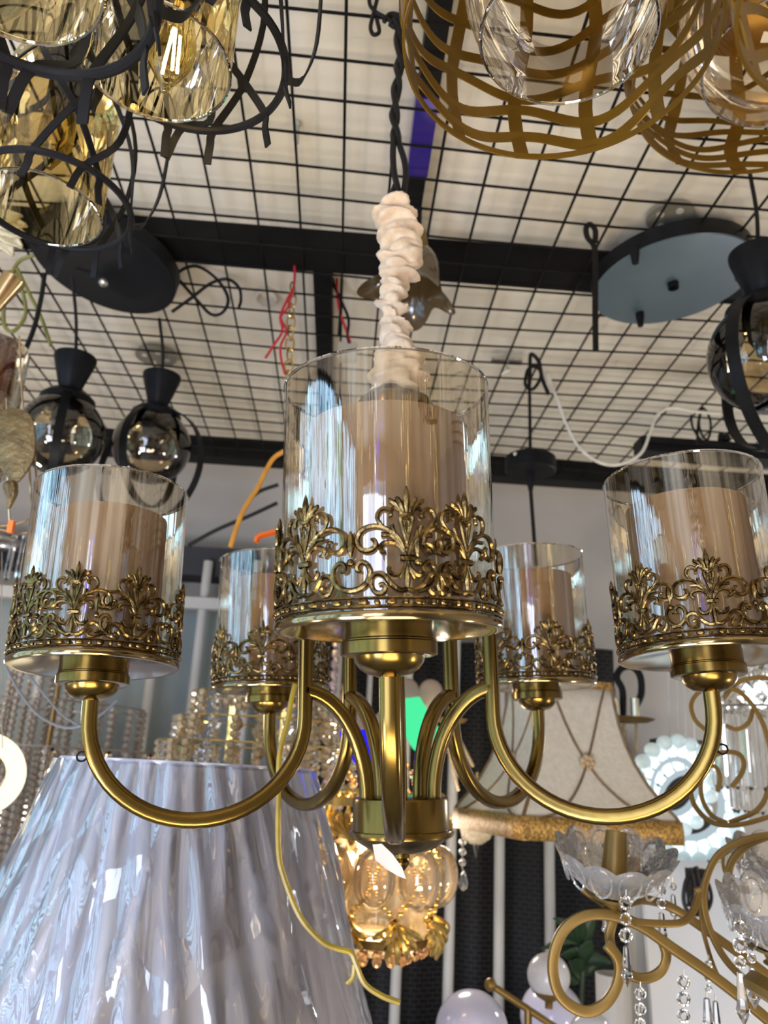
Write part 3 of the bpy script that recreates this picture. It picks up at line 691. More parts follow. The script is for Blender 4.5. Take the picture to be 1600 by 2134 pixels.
MB().box(P(490, 172, .93), .014, .003, .036, M).build('bracket', SILV, t); MB().lathe([(0, -.012), (.009, -.012), (.0095, .010), (0, .012)], 16, P(473, 215, .93), M).lathe([(.004, -.02), (.004, -.012)], 10, P(473, 215, .93), M).build('socket_cup', SILV, t)
tw = MB(); pa, pb = P(498,102,.93), P(552,106,.93)
tw.tube(smooth_path([P(490,158,.93), P(506,140,.93), P(514,115,.93), P(503,90,.93), P(490,100,.93), P(498,110,.93)], 5), .0022, 6)
tw.tube([pa.lerp(pb, i/30)+Vector((0, .004*math.sin(i*.9), .004*math.cos(i*.9))) for i in range(31)], .0022, 6)
tw.tube(smooth_path([P(550,108,.93), P(552,135,.93), P(566,165,.93), P(582,188,.93)], 5), .0022, 6)
tag(tw.build('hanging_tie_wire', BLACKG), 'black wire coiled round the grid beside the silver bracket', 'wire')
tag(MB().lathe([(0, 0), (.003, 0), (.003, .022), (.0055, .024), (.0055, .030), (0, .032)], 10, Pz(618, 300, HG+.02), Matrix.Rotation(.5, 3, 'X')).build('ceiling_anchor', pbr('grey_plastic', (.40,.38,.33), .6)), 'grey plastic plug stuck in the ceiling right of the lit pendant', 'wall plug')
# loose cables
tag(MB().tube(smooth_path(PP([(362,590),(375,565),(410,555),(450,580),(475,620),(465,650),(440,655),(410,625),(370,580)], 1.26), 6), .003, 6).tube(smooth_path(PP([(358,650),(400,620),(440,590),(475,582),(498,600),(502,625),(498,640)], 1.26), 6), .003, 6).build('hanging_black_cable', BLACKG), 'black cable coiled in two loops right of the black plate', 'cable')
tag(MB().tube(smooth_path(PP([(70,532),(40,545),(22,580),(8,640),(10,680),(28,690),(52,660),(50,620),(34,570)], 1.18), 6), .0034, 6).tube(smooth_path(PP([(36,560),(60,610),(85,660),(106,720)], 1.18), 6), .0034, 6).build('hanging_olive_cable', pbr('olive_cable', (.22,.20,.05), .4)), 'olive green cable looping beside the left cone pendant', 'cable')
tag(MB().tube(smooth_path(PP([(93,570),(86,620),(72,680),(55,725)], 1.15), 6), .004, 6).build('hanging_grey_cable', BLACKG), 'dark cable dropping from the black plate to the left edge', 'cable')
tag(MB().tube(smooth_path(PP([(1140,785),(1160,830),(1178,880),(1205,930),(1245,962),(1290,968),(1335,945),(1355,900),(1370,865),(1400,850),(1450,858),(1500,862)], 1.5), 6), .0032, 6).build('hanging_white_cable', WHTW), 'white cable sagging below the grid on the right', 'cable')
tag(MB().lathe([(0, -.012), (.008, -.012), (.009, .008), (.004, .014), (0, .014)], 10, P(1141, 790, 1.5)).build('hanging_white_connector', WHTW), 'small white plug at the upper end of the white cable', 'plug')
cb2 = MB()
for q in ([(1452,925),(1455,880),(1463,850),(1478,870),(1480,900),(1470,925)], [(1463,850),(1456,880),(1462,905),(1474,920)], [(1440,865),(1443,890),(1458,915)]): cb2.tube(smooth_path(PP(q, 1.55), 6), .0026, 6)
tag(cb2.build('hanging_cable_coil', BLACKG), 'small coil of black cable hanging above the right shade', 'cable')
tag(MB().box(P(1500, 944, 1.62), .36, .05, .034, RROT).box(P(1500, 931, 1.60), .34, .03, .01, RROT).build('ceiling_rail', BLACK), 'short black box rail hanging behind the right shade', 'rail')
tag(MB().tube([P(1500, 930, 1.62), P(1502, 905, 1.62)], .006, 6).sphere(P(1512, 913, 1.62), .010, 10, 8).tube(smooth_path(PP([(1512,905),(1530,900),(1540,920)], 1.62), 5), .004, 6).build('hanging_black_knot', BLACKG), 'black knot of tape standing on the short box rail', 'tape')
tag(MB().tube(smooth_path(PP([(592,940),(570,955),(552,985),(538,1015),(515,1050),(498,1085),(480,1140)], 1.15), 6), .0036, 6).build('hanging_orange_cable', ORGW), 'orange cable behind the front shade running down to the rear left shade', 'cable')
tag(MB().tube(smooth_path(PP([(533,1130),(540,1118),(560,1112),(580,1107)], 1.0), 5), .0042, 6).build('orange_reflection_arc', pbr('orange_reflection', (.95,.16,.01), .4, 0, (.85,.14,.01), 20)), 'orange reflection made as a short arc over the rear left shade', 'strip')  # an orange reflection, coloured into a solid arc
tag(MB().tube(smooth_path(PP([(392,1137),(450,1105),(520,1075),(578,1048)], 1.7), 6), .0042, 6).tube(smooth_path(PP([(525,1035),(545,1022),(580,1010)], 1.7), 6), .0042, 6).build('hanging_dark_cable', BLACKG), 'dark cable slanting across the back wall left of the front shade', 'cable')
tag(MB().tube(smooth_path(PP([(615,1425),(608,1455),(600,1500),(583,1570),(580,1650),(580,1770),(592,1830),(625,1910),(668,1960),(700,1976),(730,1985),(742,2010),(760,2050),(795,2075),(833,2090)], .80), 6), .0026, 7).tube(smooth_path(PP([(738,2010),(735,2035),(722,2050)], .80), 5), .0022, 6).build('hanging_yellow_cable', YELW), 'yellow cable hanging from the left arm in front of the white shade', 'cable')
# ------------------------------------------------------------------ back of the shop
Z = lambda y, x, Y: P(x, y, Y).z
o = MB(); c = P(300, 1385, 2.28); o.box(RM(-.78, 2.275, -.02+.17), 1.36, .03, .56, RROT)
tag(o.build('teal_board', TEAL, smooth=False), 'grey-teal display board on the back wall behind the left shades', 'board')
o = MB().box(RM(-.76, 2.22, -.155), 1.40, .14, .03, RROT); tag(o.build('wall_shelf', pbr('beige_shelf', (.42,.33,.24), .6, 0), smooth=False), 'beige ledge under the grey-teal display board', 'shelf')
tag(MB().box(RM(-.77, 2.17, .415), 1.40, .03, .03, RROT).build('ceiling_pole_rail', WHITEP, smooth=False), 'pale rail joining the white poles above the teal board', 'rail')
MESHD = pbr('black_mesh', (.006, .006, .007), .55, 0, (.01, .01, .012), 60, spec=.15)
o = MB(); xa0 = P(640, 1700, 2.2).x; xa1 = P(1290, 1700, 2.2).x
z0 = -EYE; zt_ = Z(1335, 900, 2.2)-EYE
nx = 10
for i in range(nx*6+1):
    x = xa0+(xa1-xa0)*i/(nx*6); yy = 2.20+.012*math.sin(i*PI/6)
    o.v += [Vector((x, yy, EYE+z0)), Vector((x, yy, EYE+zt_)), Vector((x, yy+.02, EYE+zt_)), Vector((x, yy+.02, EYE+z0))]
for i in range(nx*6):
    for j in range(4): o.f.append((i*4+j, i*4+(j+1) % 4, i*4+4+(j+1) % 4, i*4+4+j))
o.f += [(0, 1, 2, 3), tuple(nx*24+j for j in (3, 2, 1, 0))]
sm = o.build('mesh_screen', MESHD)
tag(sm, 'black ribbed mesh screen behind the white poles', 'screen')
nt = MESHD.node_tree; bs = [n for n in nt.nodes if n.type == 'BSDF_PRINCIPLED'][0]
br = N_(nt, 'ShaderNodeTexBrick', Scale=1.0); br.inputs['Color1'].default_value = (.004, .004, .005, 1); br.inputs['Color2'].default_value = (.006, .005, .006, 1); br.inputs['Mortar'].default_value = (.018, .017, .016, 1)
br.inputs['Mortar Size'].default_value = .0022; br.inputs['Brick Width'].default_value = .022; br.inputs['Row Height'].default_value = .011
tc = N_(nt, 'ShaderNodeTexCoord'); mp = N_(nt, 'ShaderNodeMapping'); mp.inputs['Rotation'].default_value = (PI/2, 0, 0)
nt.links.new(tc.outputs['Object'], mp.inputs[0]); nt.links.new(mp.outputs[0], br.inputs[0]); nt.links.new(br.outputs[0], bs.inputs['Base Color'])
poles = [(86,1402,1168,2.16,'white pole in front of the teal board, leftmost of the four there'),(306,1466,1168,2.16,'white pole before the teal board, just right of the left shade'),(395,1500,1168,2.16,'white pole before the teal board, left of the rear left shade'),(505,1500,1168,2.16,'white pole before the teal board, behind the rear left cup'),
 (700,1430,1250,2.12,'white pole behind the hub, left of the front arm'),(770,1430,1300,2.12,'thin white pole just left of the front arm'),(828,1960,1360,2.12,'white pole below the brass finial'),(938,1850,1300,2.12,'white pole directly right of the brass hub'),(1040,1850,1300,2.12,'white pole behind the front corner of the cream shade'),(1145,1850,1300,2.12,'white pole left of the glass bowl and potted plant')]
for (px, py, ty, Y, lab) in poles:
    b = P(px, py, Y); zt2 = P(px, ty, Y).z; r = .0125 if px != 770 else .007
    t = thing('white_pole', lab, 'pole', Vector((b.x, b.y, 0)), 'white display poles along the back of the shop')
    MB().tube([Vector((b.x, b.y, 0)), Vector((b.x, b.y, zt2))], r, 14).build('pole', WHITEP, t)
    MB().lathe([(0, 0), (r*2, 0), (r*2, .006), (r, .012)], 14, Vector((b.x, b.y, 0))).build('foot', WHITEP, t)
# dark tall cabinet and pale board at the right
MB_ = MB(); c = P(1425, 1700, 2.15); MB_.box(Vector((c.x, 2.17, (EYE+.13)/2)), .12, .06, EYE+.13)
tag(MB_.build('black_cabinet', pbr('black_lacquer', (.008,.008,.011), .25, 0), smooth=False), 'narrow black cabinet behind the white LED ring', 'cabinet')
o = MB().box(Vector((P(1270, 1500, 2.2).x, 2.24, (EYE+.26)/2)), .05, .03, EYE+.26)
tag(o.build('dark_upright_board', WALLD, smooth=False), 'dark upright strip beside the candle chandelier', 'panel')
ART = pbr('marbled_board', (.62, .60, .58), .5, 0, (.50, .53, .56), 3.2, lo=.4, hi=.62)
o = MB(); c0 = P(1392, 2134, 1.55); c1 = P(1720, 2134, 1.55)
MX = rz(math.radians(-4)) @ Matrix.Rotation(math.radians(-6), 3, 'X')
o.box(Vector(((c0.x+c1.x)/2, 1.62, EYE-.52)), c1.x-c0.x, .02, .80, MX)
tag(o.build('art_board', ART, smooth=False), 'pale grey marbled board leaning behind the scroll chandelier', 'board')
o = MB()
for k in range(7):
    a = P(1400+k*4, 1900+k*40, 1.595); o.tube(smooth_path([a, a+Vector((.02, -.001, -.05)), a+Vector((.03, -.002, -.12))], 4), [.004+.001*i for i in range(9)], 6)
o = MB().box(Vector((P(1368, 2000, 1.75).x, 1.78, (EYE-.2)/2)), .075, .05, EYE-.2)
tag(o.build('white_divider', WHITEP, smooth=False), 'white upright panel behind the scroll arm', 'panel')
# ------------------------------------------------------------------ white lampshade in plastic wrap
ax0 = P(393, 1590, 1.06); 
SX, SY = ax0.x, 1.06; ZT_ = ax0.z-.002; RT = .148
t = thing('floor_lamp', 'very large pleated white lampshade in clear plastic wrap', 'floor lamp', (SX, SY, 0))
def pleat(n_p, amp): return lambda r, z, a, i: (r*(1+amp*math.sin(a*n_p+.6*math.sin(3*a))), z)
prof = [(RT+.315*d, ZT_-d) for d in [k*.014 for k in range(31)]]
MB().lathe(prof, 240, (SX, SY, 0), None, pleat(46, .0045)).build('pleated_cone', SHADEW, t, ang=80)
MB().torus((SX, SY, ZT_), RT, .003, None, 80, 6).build('top_ring', SHADEW, t)
MB().torus((SX, SY, ZT_-.42), RT+.132, .004, None, 80, 6).build('bottom_ring', SHADEW, t)
MB().tube([Vector((SX, SY, .03)), Vector((SX, SY, ZT_-.30)), Vector((SX, SY, ZT_-.03))], .011, 14).build('lamp_pole', GOLDP, t)
MB().lathe([(0, 0), (.15, 0), (.15, .012), (.13, .022), (.02, .035), (0, .035)], 40, (SX, SY, 0)).build('lamp_foot', GOLDP, t)
MB().tube([Vector((SX-RT+.002, SY, ZT_)), Vector((SX+RT-.002, SY, ZT_))], .002, 6).build('shade_carrier', GOLDP, t)
rnd = random.Random(5); cr = [(rnd.uniform(0, 6.28), rnd.uniform(.1, .4), rnd.uniform(.5, 1), rnd.uniform(-1.2, 1.2)) for _ in range(46)]
def wrap_mod(r, z, a, i):
    d = ZT_-z; e = 0
    for (ca, w, h, sl) in cr:
        x = math.sin((a-ca-sl*d*.6)*.5)*2
        if abs(x) < w*.25: e += .0042*h*max(0, 1-abs(x)/(w*.25))*(.4+.6*math.sin(d*22*h+ca))**2
    e += .0022*math.sin(a*17+d*23)+.0016*math.sin(a*41-d*31)
    return r+.0055+e, z
profw = [(RT+.315*d, ZT_-d) for d in [k*.0105 for k in range(41)]]
MB().lathe(profw, 300, (SX, SY, 0), None, wrap_mod).build('plastic_wrap', WRAP, t, ang=20)
# ------------------------------------------------------------------ crystal bead chandeliers on the left
def strand(mb, top, L, r, gap, drop=True, fac=1.0):
    n = int(L/gap)
    for k in range(n):
        mb.lathe([(0, -r), (r*.8, -r*.55), (r, 0), (r*.8, r*.55), (0, r)], 6, top+Vector((random.uniform(-.0006, .0006), 0, -k*gap)))
    if drop: mb.lathe([(0, -r*4.2), (r*1.3, -r*2.4), (r*1.1, -r*1.2), (0, 0)], 6, top+Vector((0, 0, -n*gap)))
C = P(110, 1500, 1.85); t = thing('bead_chandelier', 'smoky crystal bead chandelier hanging behind the white lampshade at the left', 'chandelier', C)
for (rr, py) in ((.10, 1395), (.19, 1470), (.26, 1560)):
    c = Vector((C.x, C.y, Z(py, 110, 1.85))); MB().torus(c, rr, .0022, None, 48, 6).build('tier_ring', SILV, t)
    n = int(rr*120)
    for k in range(n):
        a = 2*PI*k/n; s = MB(); strand(s, c+Vector((rr*math.cos(a), rr*math.sin(a), -.008)), .34+.05*random.random(), .0078, .0140)
        s.build('bead_strand', BEADM, t, ang=20)
MB().tube([Vector((C.x, C.y, Z(1560, 110, 1.85))), Vector((C.x, C.y, Z(1300, 110, 1.85)))], .005, 8).build('rod', GOLDP, t)
for k in range(9):
    a = -PI+PI*k/8; s = MB(); c = Vector((C.x+.27*math.cos(a), C.y+.27*math.sin(a), Z(1560, 110, 1.85))); s.lathe([(0, 0), (.007, -.01), (.0075, -.15), (0, -.17)], 6, c)
    s.build('crystal_rod', CRYW, t, ang=10)
tag(MB().tube(smooth_path(PP([(8,1380),(40,1440),(80,1490),(130,1515),(170,1512),(210,1490),(245,1460)], 1.2), 6), .0022, 6).tube(smooth_path(PP([(55,1400),(95,1450),(130,1490),(165,1512)], 1.2), 6), .0018, 6).build('hanging_grey_wire', pbr('grey_wire', (.16,.16,.17), .4)), 'thin grey wire drooping below the left shade', 'wire')
C = P(552, 1400, 1.55); t = thing('bead_chandelier', 'sparkling amber bead chandelier tiered behind the rear left shade', 'chandelier', C)
for (rp, py, L) in ((95, 1398, .045), (140, 1452, .045), (172, 1505, .045), (200, 1555, .06)):
    rr = rp*mpp(552, py, 1.55); c = Vector((C.x, C.y, Z(py, 552, 1.55))); MB().torus(c, rr, .0018, None, 48, 6).build('tier_ring', GOLDB, t)
    n = int(rr*150)
    for k in range(n):
        a = 2*PI*k/n; s = MB(); strand(s, c+Vector((rr*math.cos(a), rr*math.sin(a), -.004)), L, .0078, .0128)
        s.build('bead_strand', BEADG if k % 3 else CRYS, t, ang=20)
for px in (483, 592):
    a, b = P(px, 1400, 1.5), P(px, 1585, 1.5); MB().box((a+b)/2, .010, .006, (a-b).length).build('gold_bar', GOLDB, t)
MB().tube([Vector((C.x, C.y, Z(1560, 552, 1.55))), Vector((C.x, C.y, Z(1350, 552, 1.55)))], .005, 8).build('rod', GOLDB, t)
C = P(672, 1330, 1.98); t = thing('bead_curtain_lamp', 'long bead strand lamp with violet glints behind the left centre arms', 'pendant lamp', C)
PB = pbr('violet_beads', (.55,.38,.42), .06, 0, (.42,.28,.30), 200, coat=1, spec=1)
MB().lathe([(0, .01), (.075, .01), (.075, -.004), (0, -.004)], 32, C).build('cap', GOLDB, t)
for k in range(12):
    a = 2*PI*k/12; s = MB(); top = C+Vector((.068*math.cos(a), .068*math.sin(a), -.008))
    for j in range(17): s.lathe([(0, -.0105), (.0062, -.006), (.0062, .006), (0, .0105)], 6, top+Vector((0, 0, -.012-j*.024)))
    s.build('bead_strand', BEADG if k % 2 else PB, t, ang=20)
# LED curl at the left edge
C = P(-44, 1612, 1.15); m = mpp(0, 1600, 1.15)
t = thing('led_ring_lamp', 'glowing warm white LED ring cut off by the left edge', 'lamp', C)
M = Matrix.Rotation(math.radians(62), 3, 'X') @ Matrix.Rotation(math.radians(25), 3, 'Y')
MB().torus(C, 72*m, 20*m, M, 64, 14).build('ring_light', LEDW, t)
MB().torus(C+Vector((0, .006, 0)), 58*m, 12*m, M, 64, 10).build('ring_body', GOLDP, t)
MB().tube([P(5, 1560, 1.15), P(3, 1400, 1.15), P(4, 1150, 1.15)], .0008, 5).build('hanging_wire', SILV, t)
# ------------------------------------------------------------------ left edge ornaments
C = P(-8, 478, .80); m = mpp(0, 478, .80)
t = thing('crystal_flower_pendant', 'glowing crystal-petalled lamp at the left edge under the amber glass', 'lamp', C)
PET = emit('lit_crystal', (1, .90, .62), 1.6); PET2 = pbr('crystal_petal', (.75,.70,.52), .25, 0, (.6,.55,.38), 120, bump=.6, bscale=160, trans=.4)
for k in range(5):
    a = -.7+k*.42; s = MB()
    for i in range(9):
        for j in range(5):
            u, v = i/8, (j-2)/2; L = 62*m*u; w_ = 20*m*math.sin(PI*min(1, u*.8+.12))*(1+.10*math.sin(i*2.6))
            s.v.append(C+Vector((L*math.cos(a)-w_*v*math.sin(a), -.01+.012*u*u-.004*v*v+k*.003, -L*math.sin(a)*.9-w_*v*math.cos(a))))
    for i in range(8):
        for j in range(4): q = i*5+j; s.f.append((q, q+1, q+6, q+5))
    ob = s.build('petal', PET2, t, ang=60); md = ob.modifiers.new('thick', 'SOLIDIFY'); md.thickness = .003
MB().sphere(C+Vector((-.004, 0, 0)), 20*m, 20, 12).build('lamp_core', PET, t)
Y = 1.0; C = P(-12, 760, Y); m = mpp(0, 760, Y)
t = thing('gold_cone_pendant', 'small brass cone lamp head tilted at the left edge', 'lamp', P(0, 610, Y))
MB().lathe([(0, 0), (16*m, 0), (26*m, 78*m), (24*m, 80*m), (0, 76*m)], 32, P(-14, 640, Y), rotto((.42, 0, 1))).build('cone', pbr('rose_brass', (.66,.46,.24), .22, 1), t)
t = thing('amber_tube_pendant', 'amber glass tube pendant with gold wire frame at the left edge', 'pendant lamp', C)
MB().lathe([(0, 45*m), (58*m, 45*m), (64*m, 30*m), (64*m, -70*m), (64*m, -240*m)], 40, C).build('glass_tube', GLASSF, t)
MB().lathe([(0, 34*m), (40*m, 34*m), (40*m, -50*m), (46*m, -70*m), (0, -72*m)], 32, C).build('amber_core', pbr('amber_resin', (.50,.17,.04), .2, 0, (.36,.12,.03), 10, coat=.6, trans=.35), t)
fr_ = MB()
for q in ([(40,700),(48,850),(60,960),(66,1050),(70,1068),(60,1082),(30,1094),(0,1097)], [(14,830),(16,960),(20,1080),(22,1094)], [(72,940),(78,1040),(70,1100),(40,1112),(0,1104)]): fr_.tube(smooth_path(PP(q, Y-.08), 6), .0014, 6)
fr_.build('wire_frame', pbr('rose_gold_wire', (.80,.55,.32), .25, 1), t)
MB().box(P(23, 1098, Y-.09), .006, .006, .014).build('orange_clip', pbr('orange_clip_plastic', (.95,.18,.02), .4), t)
s = MB()
LEAF = pbr('hammered_gold_leaf', (.20,.14,.06), .4, .5, (.11,.075,.03), 60, bump=1.0, bscale=170)
sp = smooth_path(PP([(28,850),(60,862),(72,900),(70,950),(52,985),(30,1005),(8,985),(-10,950),(-14,890),(0,860)], .90), 4, True)
b = len(s.v); n = len(sp); cc = sum(sp, Vector())/n
s.v += sp+[p+Vector((0, .004, 0)) for p in sp]+[cc-Vector((0, .006, 0)), cc+Vector((0, .008, 0))]
for j in range(n): j2 = (j+1) % n; s.f += [(j, j2, 2*n), (n+j2, n+j, 2*n+1), (j, n+j, n+j2, j2)]
s.build('leaf_ornament', LEAF, t)
s = MB().tube(smooth_path(PP([(20,1005),(24,1030),(18,1060)], .90), 5), [.006, .008, .009, .008, .008, .007, .006, .005, .004, .003, .002], 8); s.build('leaf_tail', LEAF, t)
t = thing('crystal_rod_pendant', 'clear crystal rods on a chrome ring below the left edge pendant', 'lamp', P(0, 1140, 1.5))
MB().torus(P(0, 1128, 1.5), .03, .006, None, 32, 8).build('chrome_ring', SILV, t)
for px in (22, 44): MB().lathe([(0, -.05), (.006, -.04), (.006, .04), (0, .05)], 6, P(px, 1160, 1.5)).build('crystal_rod', CRYS, t, ang=10)
tag(MB().tube([P(-20, 1185, 1.6), P(60, 1172, 1.6)], .004, 6).box(P(5, 1165, 1.6), .09, .05, .02).build('ceiling_clamp_rail', BLACK), 'dark clamp rail behind the crystal rods at the left edge', 'rail')
# ------------------------------------------------------------------ gold crystal lantern
Y = 1.32; X0 = 792; mq = mpp(X0, 1830, Y); Cq = P(X0, 1830, Y)
zq = lambda y: P(X0, y, Y).z
t = thing('shell_lantern', 'gold crystal lantern with shell ornaments and champagne glass eggs', 'lantern', Vector((Cq.x, Cq.y, zq(2000))))
Rq = 122*mq
def atq(a, r, z): return Vector((Cq.x+r*math.sin(a), Cq.y-r*math.cos(a), z))
MB().lathe([(Rq*.98, zq(1672)-.006), (Rq*1.02, zq(1672)-.006), (Rq*1.02, zq(1672)+.006), (Rq*.98, zq(1672)+.006), (Rq*.98, zq(1672)-.006)], 48, (Cq.x, Cq.y, 0)).build('top_band', GOLDB, t)
MB().lathe([(Rq*.90, zq(1950)-.005), (Rq*.94, zq(1950)-.005), (Rq*.96, zq(1950)+.006), (Rq*.92, zq(1950)+.006), (Rq*.90, zq(1950)-.005)], 48, (Cq.x, Cq.y, 0)).build('bottom_band', GOLDP, t)
MB().lathe([(Rq*.55, zq(1700)), (Rq*.80, zq(1760)), (Rq*.82, zq(1860)), (Rq*.84, zq(1945)), (Rq*.5, zq(1985)), (0, zq(1992))], 40, (Cq.x, Cq.y, 0)).build('inner_glass', thin_glass('champagne_glass', (.95,.84,.68), 1.5, .06, 1.0, milk=((.92,.74,.50), .25)), t)
def shell(a, r, z, s, flip):
    mb = MB(); e = Vector((math.cos(a), math.sin(a), 0)); o_ = Vector((math.sin(a), -math.cos(a), 0)); base = atq(a, r, z)
    for k in range(7):
        th = (k-3)*.38; d = e*math.sin(th)+Vector((0, 0, 1))*(math.cos(th)*flip)
        L = s*(1-.10*abs(k-3)*.6); pts = [base+d*(L*j/6)+o_*(.35*s*math.sin(PI*j/6*.7)) for j in range(7)]
        mb.tube(pts, [s*.05, s*.07, s*.09, s*.105, s*.11, s*.10, s*.05], 6)
    mb.sphere(base, s*.16, 8, 6); return mb
for k in range(8):
    a = 2*PI*(k+.32)/8
    shell(a, Rq*.99, zq(1745), 62*mq, 1).build('shell_ornament', GOLDB, t)
    shell(a+.02, Rq*.93, zq(1905), 66*mq, -1).build('shell_ornament', GOLDB, t)
    a2 = 2*PI*(k+.86)/8; c = atq(a2, Rq*.99, zq(1818))
    if True: MB().sphere(c, 42*mq, 24, 16, 1, 1.42).build('glass_egg', EGGG, t)
bf = MB()
for k in range(8):
    a = 2*PI*(k+.32)/8
    for sg in (-1, 1):
        for j in range(13):
            u = j/12; bf.sphere(atq(a+sg*.36*math.sin(PI*u), Rq*1.0, zq(1752+145*u)), 5.5*mq, 6, 5)
bf.build('beaded_frame', GOLDB, t)
cf = MB()
for k in range(22):
    a = 2*PI*k/22; cf.bead(atq(a, Rq*.80, zq(1972)), 11*mq, 1.2)
for k in range(14):
    a = 2*PI*k/14; cf.bead(atq(a, Rq*.52, zq(1990)), 11*mq, 1.2)
cf.build('crystal_fringe', CRYW, t, ang=10)
tb = MB()
for k in range(26): tb.sphere(atq(2*PI*k/26, Rq*1.0, zq(1655)), 10*mq, 8, 6)
tb.build('top_beads', GOLDB, t)
MB().tube([Vector((Cq.x-.025, Cq.y, zq(1790))), Vector((Cq.x-.025, Cq.y, zq(1650)))], .012, 12).build('lamp_tube', emit('lantern_bulb', (1,.80,.45), 9), t)
sp_ = MB()
for k in range(40):
    a = random.uniform(0, 6.28); sp_.bead(atq(a, Rq*random.uniform(.2, .95), zq(random.uniform(1590, 1650))), random.uniform(5, 9)*mq, 1.3)
sp_.build('crystal_crown', CRYW, t, ang=10)
MB().tube([Vector((Cq.x, Cq.y, zq(1700))), Vector((Cq.x, Cq.y, zq(1400)))], .004, 8).build('hanging_rod', GOLDB, t)
# ------------------------------------------------------------------ coloured lamps behind the hub
def facet(name, lab, outline, Y, th, mat):
    pts = PP(outline, Y); n = len(pts); c = sum(pts, Vector())/n; mb = MB()
    mb.v += pts+[c.lerp(p, .55)-Vector((0, th, 0)) for p in pts]+[p+Vector((0, th, 0)) for p in pts]
    for j in range(n): j2 = (j+1) % n; mb.f += [(j, j2, n+j2, n+j), (j, 2*n+j, 2*n+j2, j2)]
    mb.f += [tuple(range(n, 2*n)), tuple(range(3*n-1, 2*n-1, -1))]
    ob = mb.build(name, mat, smooth=False); return ob
tag(facet('gem_pendant', 0, [(836,1456),(874,1452),(915,1518),(902,1560),(884,1575),(862,1560),(838,1520)], 1.60, .03, GREENE), 'glowing green faceted lamp right of the front arm', 'lamp')
tag(facet('gem_pendant', 0, [(708,1524),(760,1520),(790,1560),(790,1600),(768,1618),(742,1595),(712,1552)], 1.12, .025, BLUEE), 'glowing blue faceted lamp left of the front arm', 'lamp')
def heart(lab, px, w, Y, mat):
    C = P(px[0], px[1], Y); s = w*mpp(px[0], px[1], Y)/16; mb = MB(); n = 48; m = 8
    for i in range(m+1):
        ph_ = PI*i/m-PI/2; k = math.cos(ph_)**.6 if 0 < i < m else 0; d = math.sin(ph_)
        for j in range(n):
            a = 2*PI*j/n; mb.v.append(C+Vector((s*16*math.sin(a)**3*k, d*s*6.5, s*(13*math.cos(a)-5*math.cos(2*a)-2*math.cos(3*a)-math.cos(4*a))*k)))
    for i in range(m):
        for j in range(n): mb.f.append((i*n+j, i*n+(j+1) % n, (i+1)*n+(j+1) % n, (i+1)*n+j))
    ob = mb.build('heart_lamp', mat, ang=80); return tag(ob, lab, 'lamp', 'heart lamps behind the hub')
heart('beige heart-shaped lamp above the green faceted lamp', (872,1452), 50, 1.72, PINKE)
heart('pale pink heart-shaped lamp above the blue faceted lamp', (772,1530), 68, 1.62, pbr('pale_pink', (.66,.55,.53), .4, 0, (.6,.5,.48), 8, trans=.3))
# ------------------------------------------------------------------ cream hexagonal-look bell shade
Y = 1.45; X0 = 1168; ms = mpp(X0, 1710, Y); Cs = P(X0, 1710, Y)
zs = lambda y: P(X0, y, Y).z
prof = [(1430, 112), (1470, 116), (1510, 124), (1550, 136), (1590, 153), (1630, 176), (1665, 203), (1690, 226), (1700, 232)]
sa = math.radians(-29)
def sq(mb, prof_):
    for (y, r) in prof_:
        pass
    k = 10
    rows = []
    for (y, r) in prof_:
        cor = [Vector((Cs.x+r*ms*1.02*math.sin(sa+i*PI/2), Cs.y-r*ms*1.02*math.cos(sa+i*PI/2), zs(y))) for i in range(4)]
        row = []
        for i in range(4):
            for j in range(k):
                p = cor[i].lerp(cor[(i+1) % 4], j/k); d = Vector((p.x-Cs.x, p.y-Cs.y, 0)); row.append(p+d*(.002*math.sin(PI*j/k)))
        rows.append(row)
    b = len(mb.v); n = 4*k
    for row in rows: mb.v += row
    for i in range(len(rows)-1):
        for j in range(n): mb.f.append((b+i*n+j, b+i*n+(j+1) % n, b+(i+1)*n+(j+1) % n, b+(i+1)*n+j))
    return rows
t = thing('bell_lampshade', 'cream square bell lampshade with gold braid hem and crossed brown cords', 'lampshade', Vector((Cs.x, Cs.y, zs(1740))))
mb = MB(); rows = sq(mb, prof); ob = mb.build('fabric_panels', SHADEC, t, ang=30); md = ob.modifiers.new('thick', 'SOLIDIFY'); md.thickness = .002
mb = MB(); sq(mb, [(1697, 234), (1715, 236), (1742, 236)]); ob = mb.build('braid_hem', TRIMG, t, ang=30); md = ob.modifiers.new('thick', 'SOLIDIFY'); md.thickness = .003; md.offset = 1
mb = MB(); sq(mb, [(1424, 114), (1440, 115)]); ob = mb.build('top_braid', TRIMG, t, ang=30)
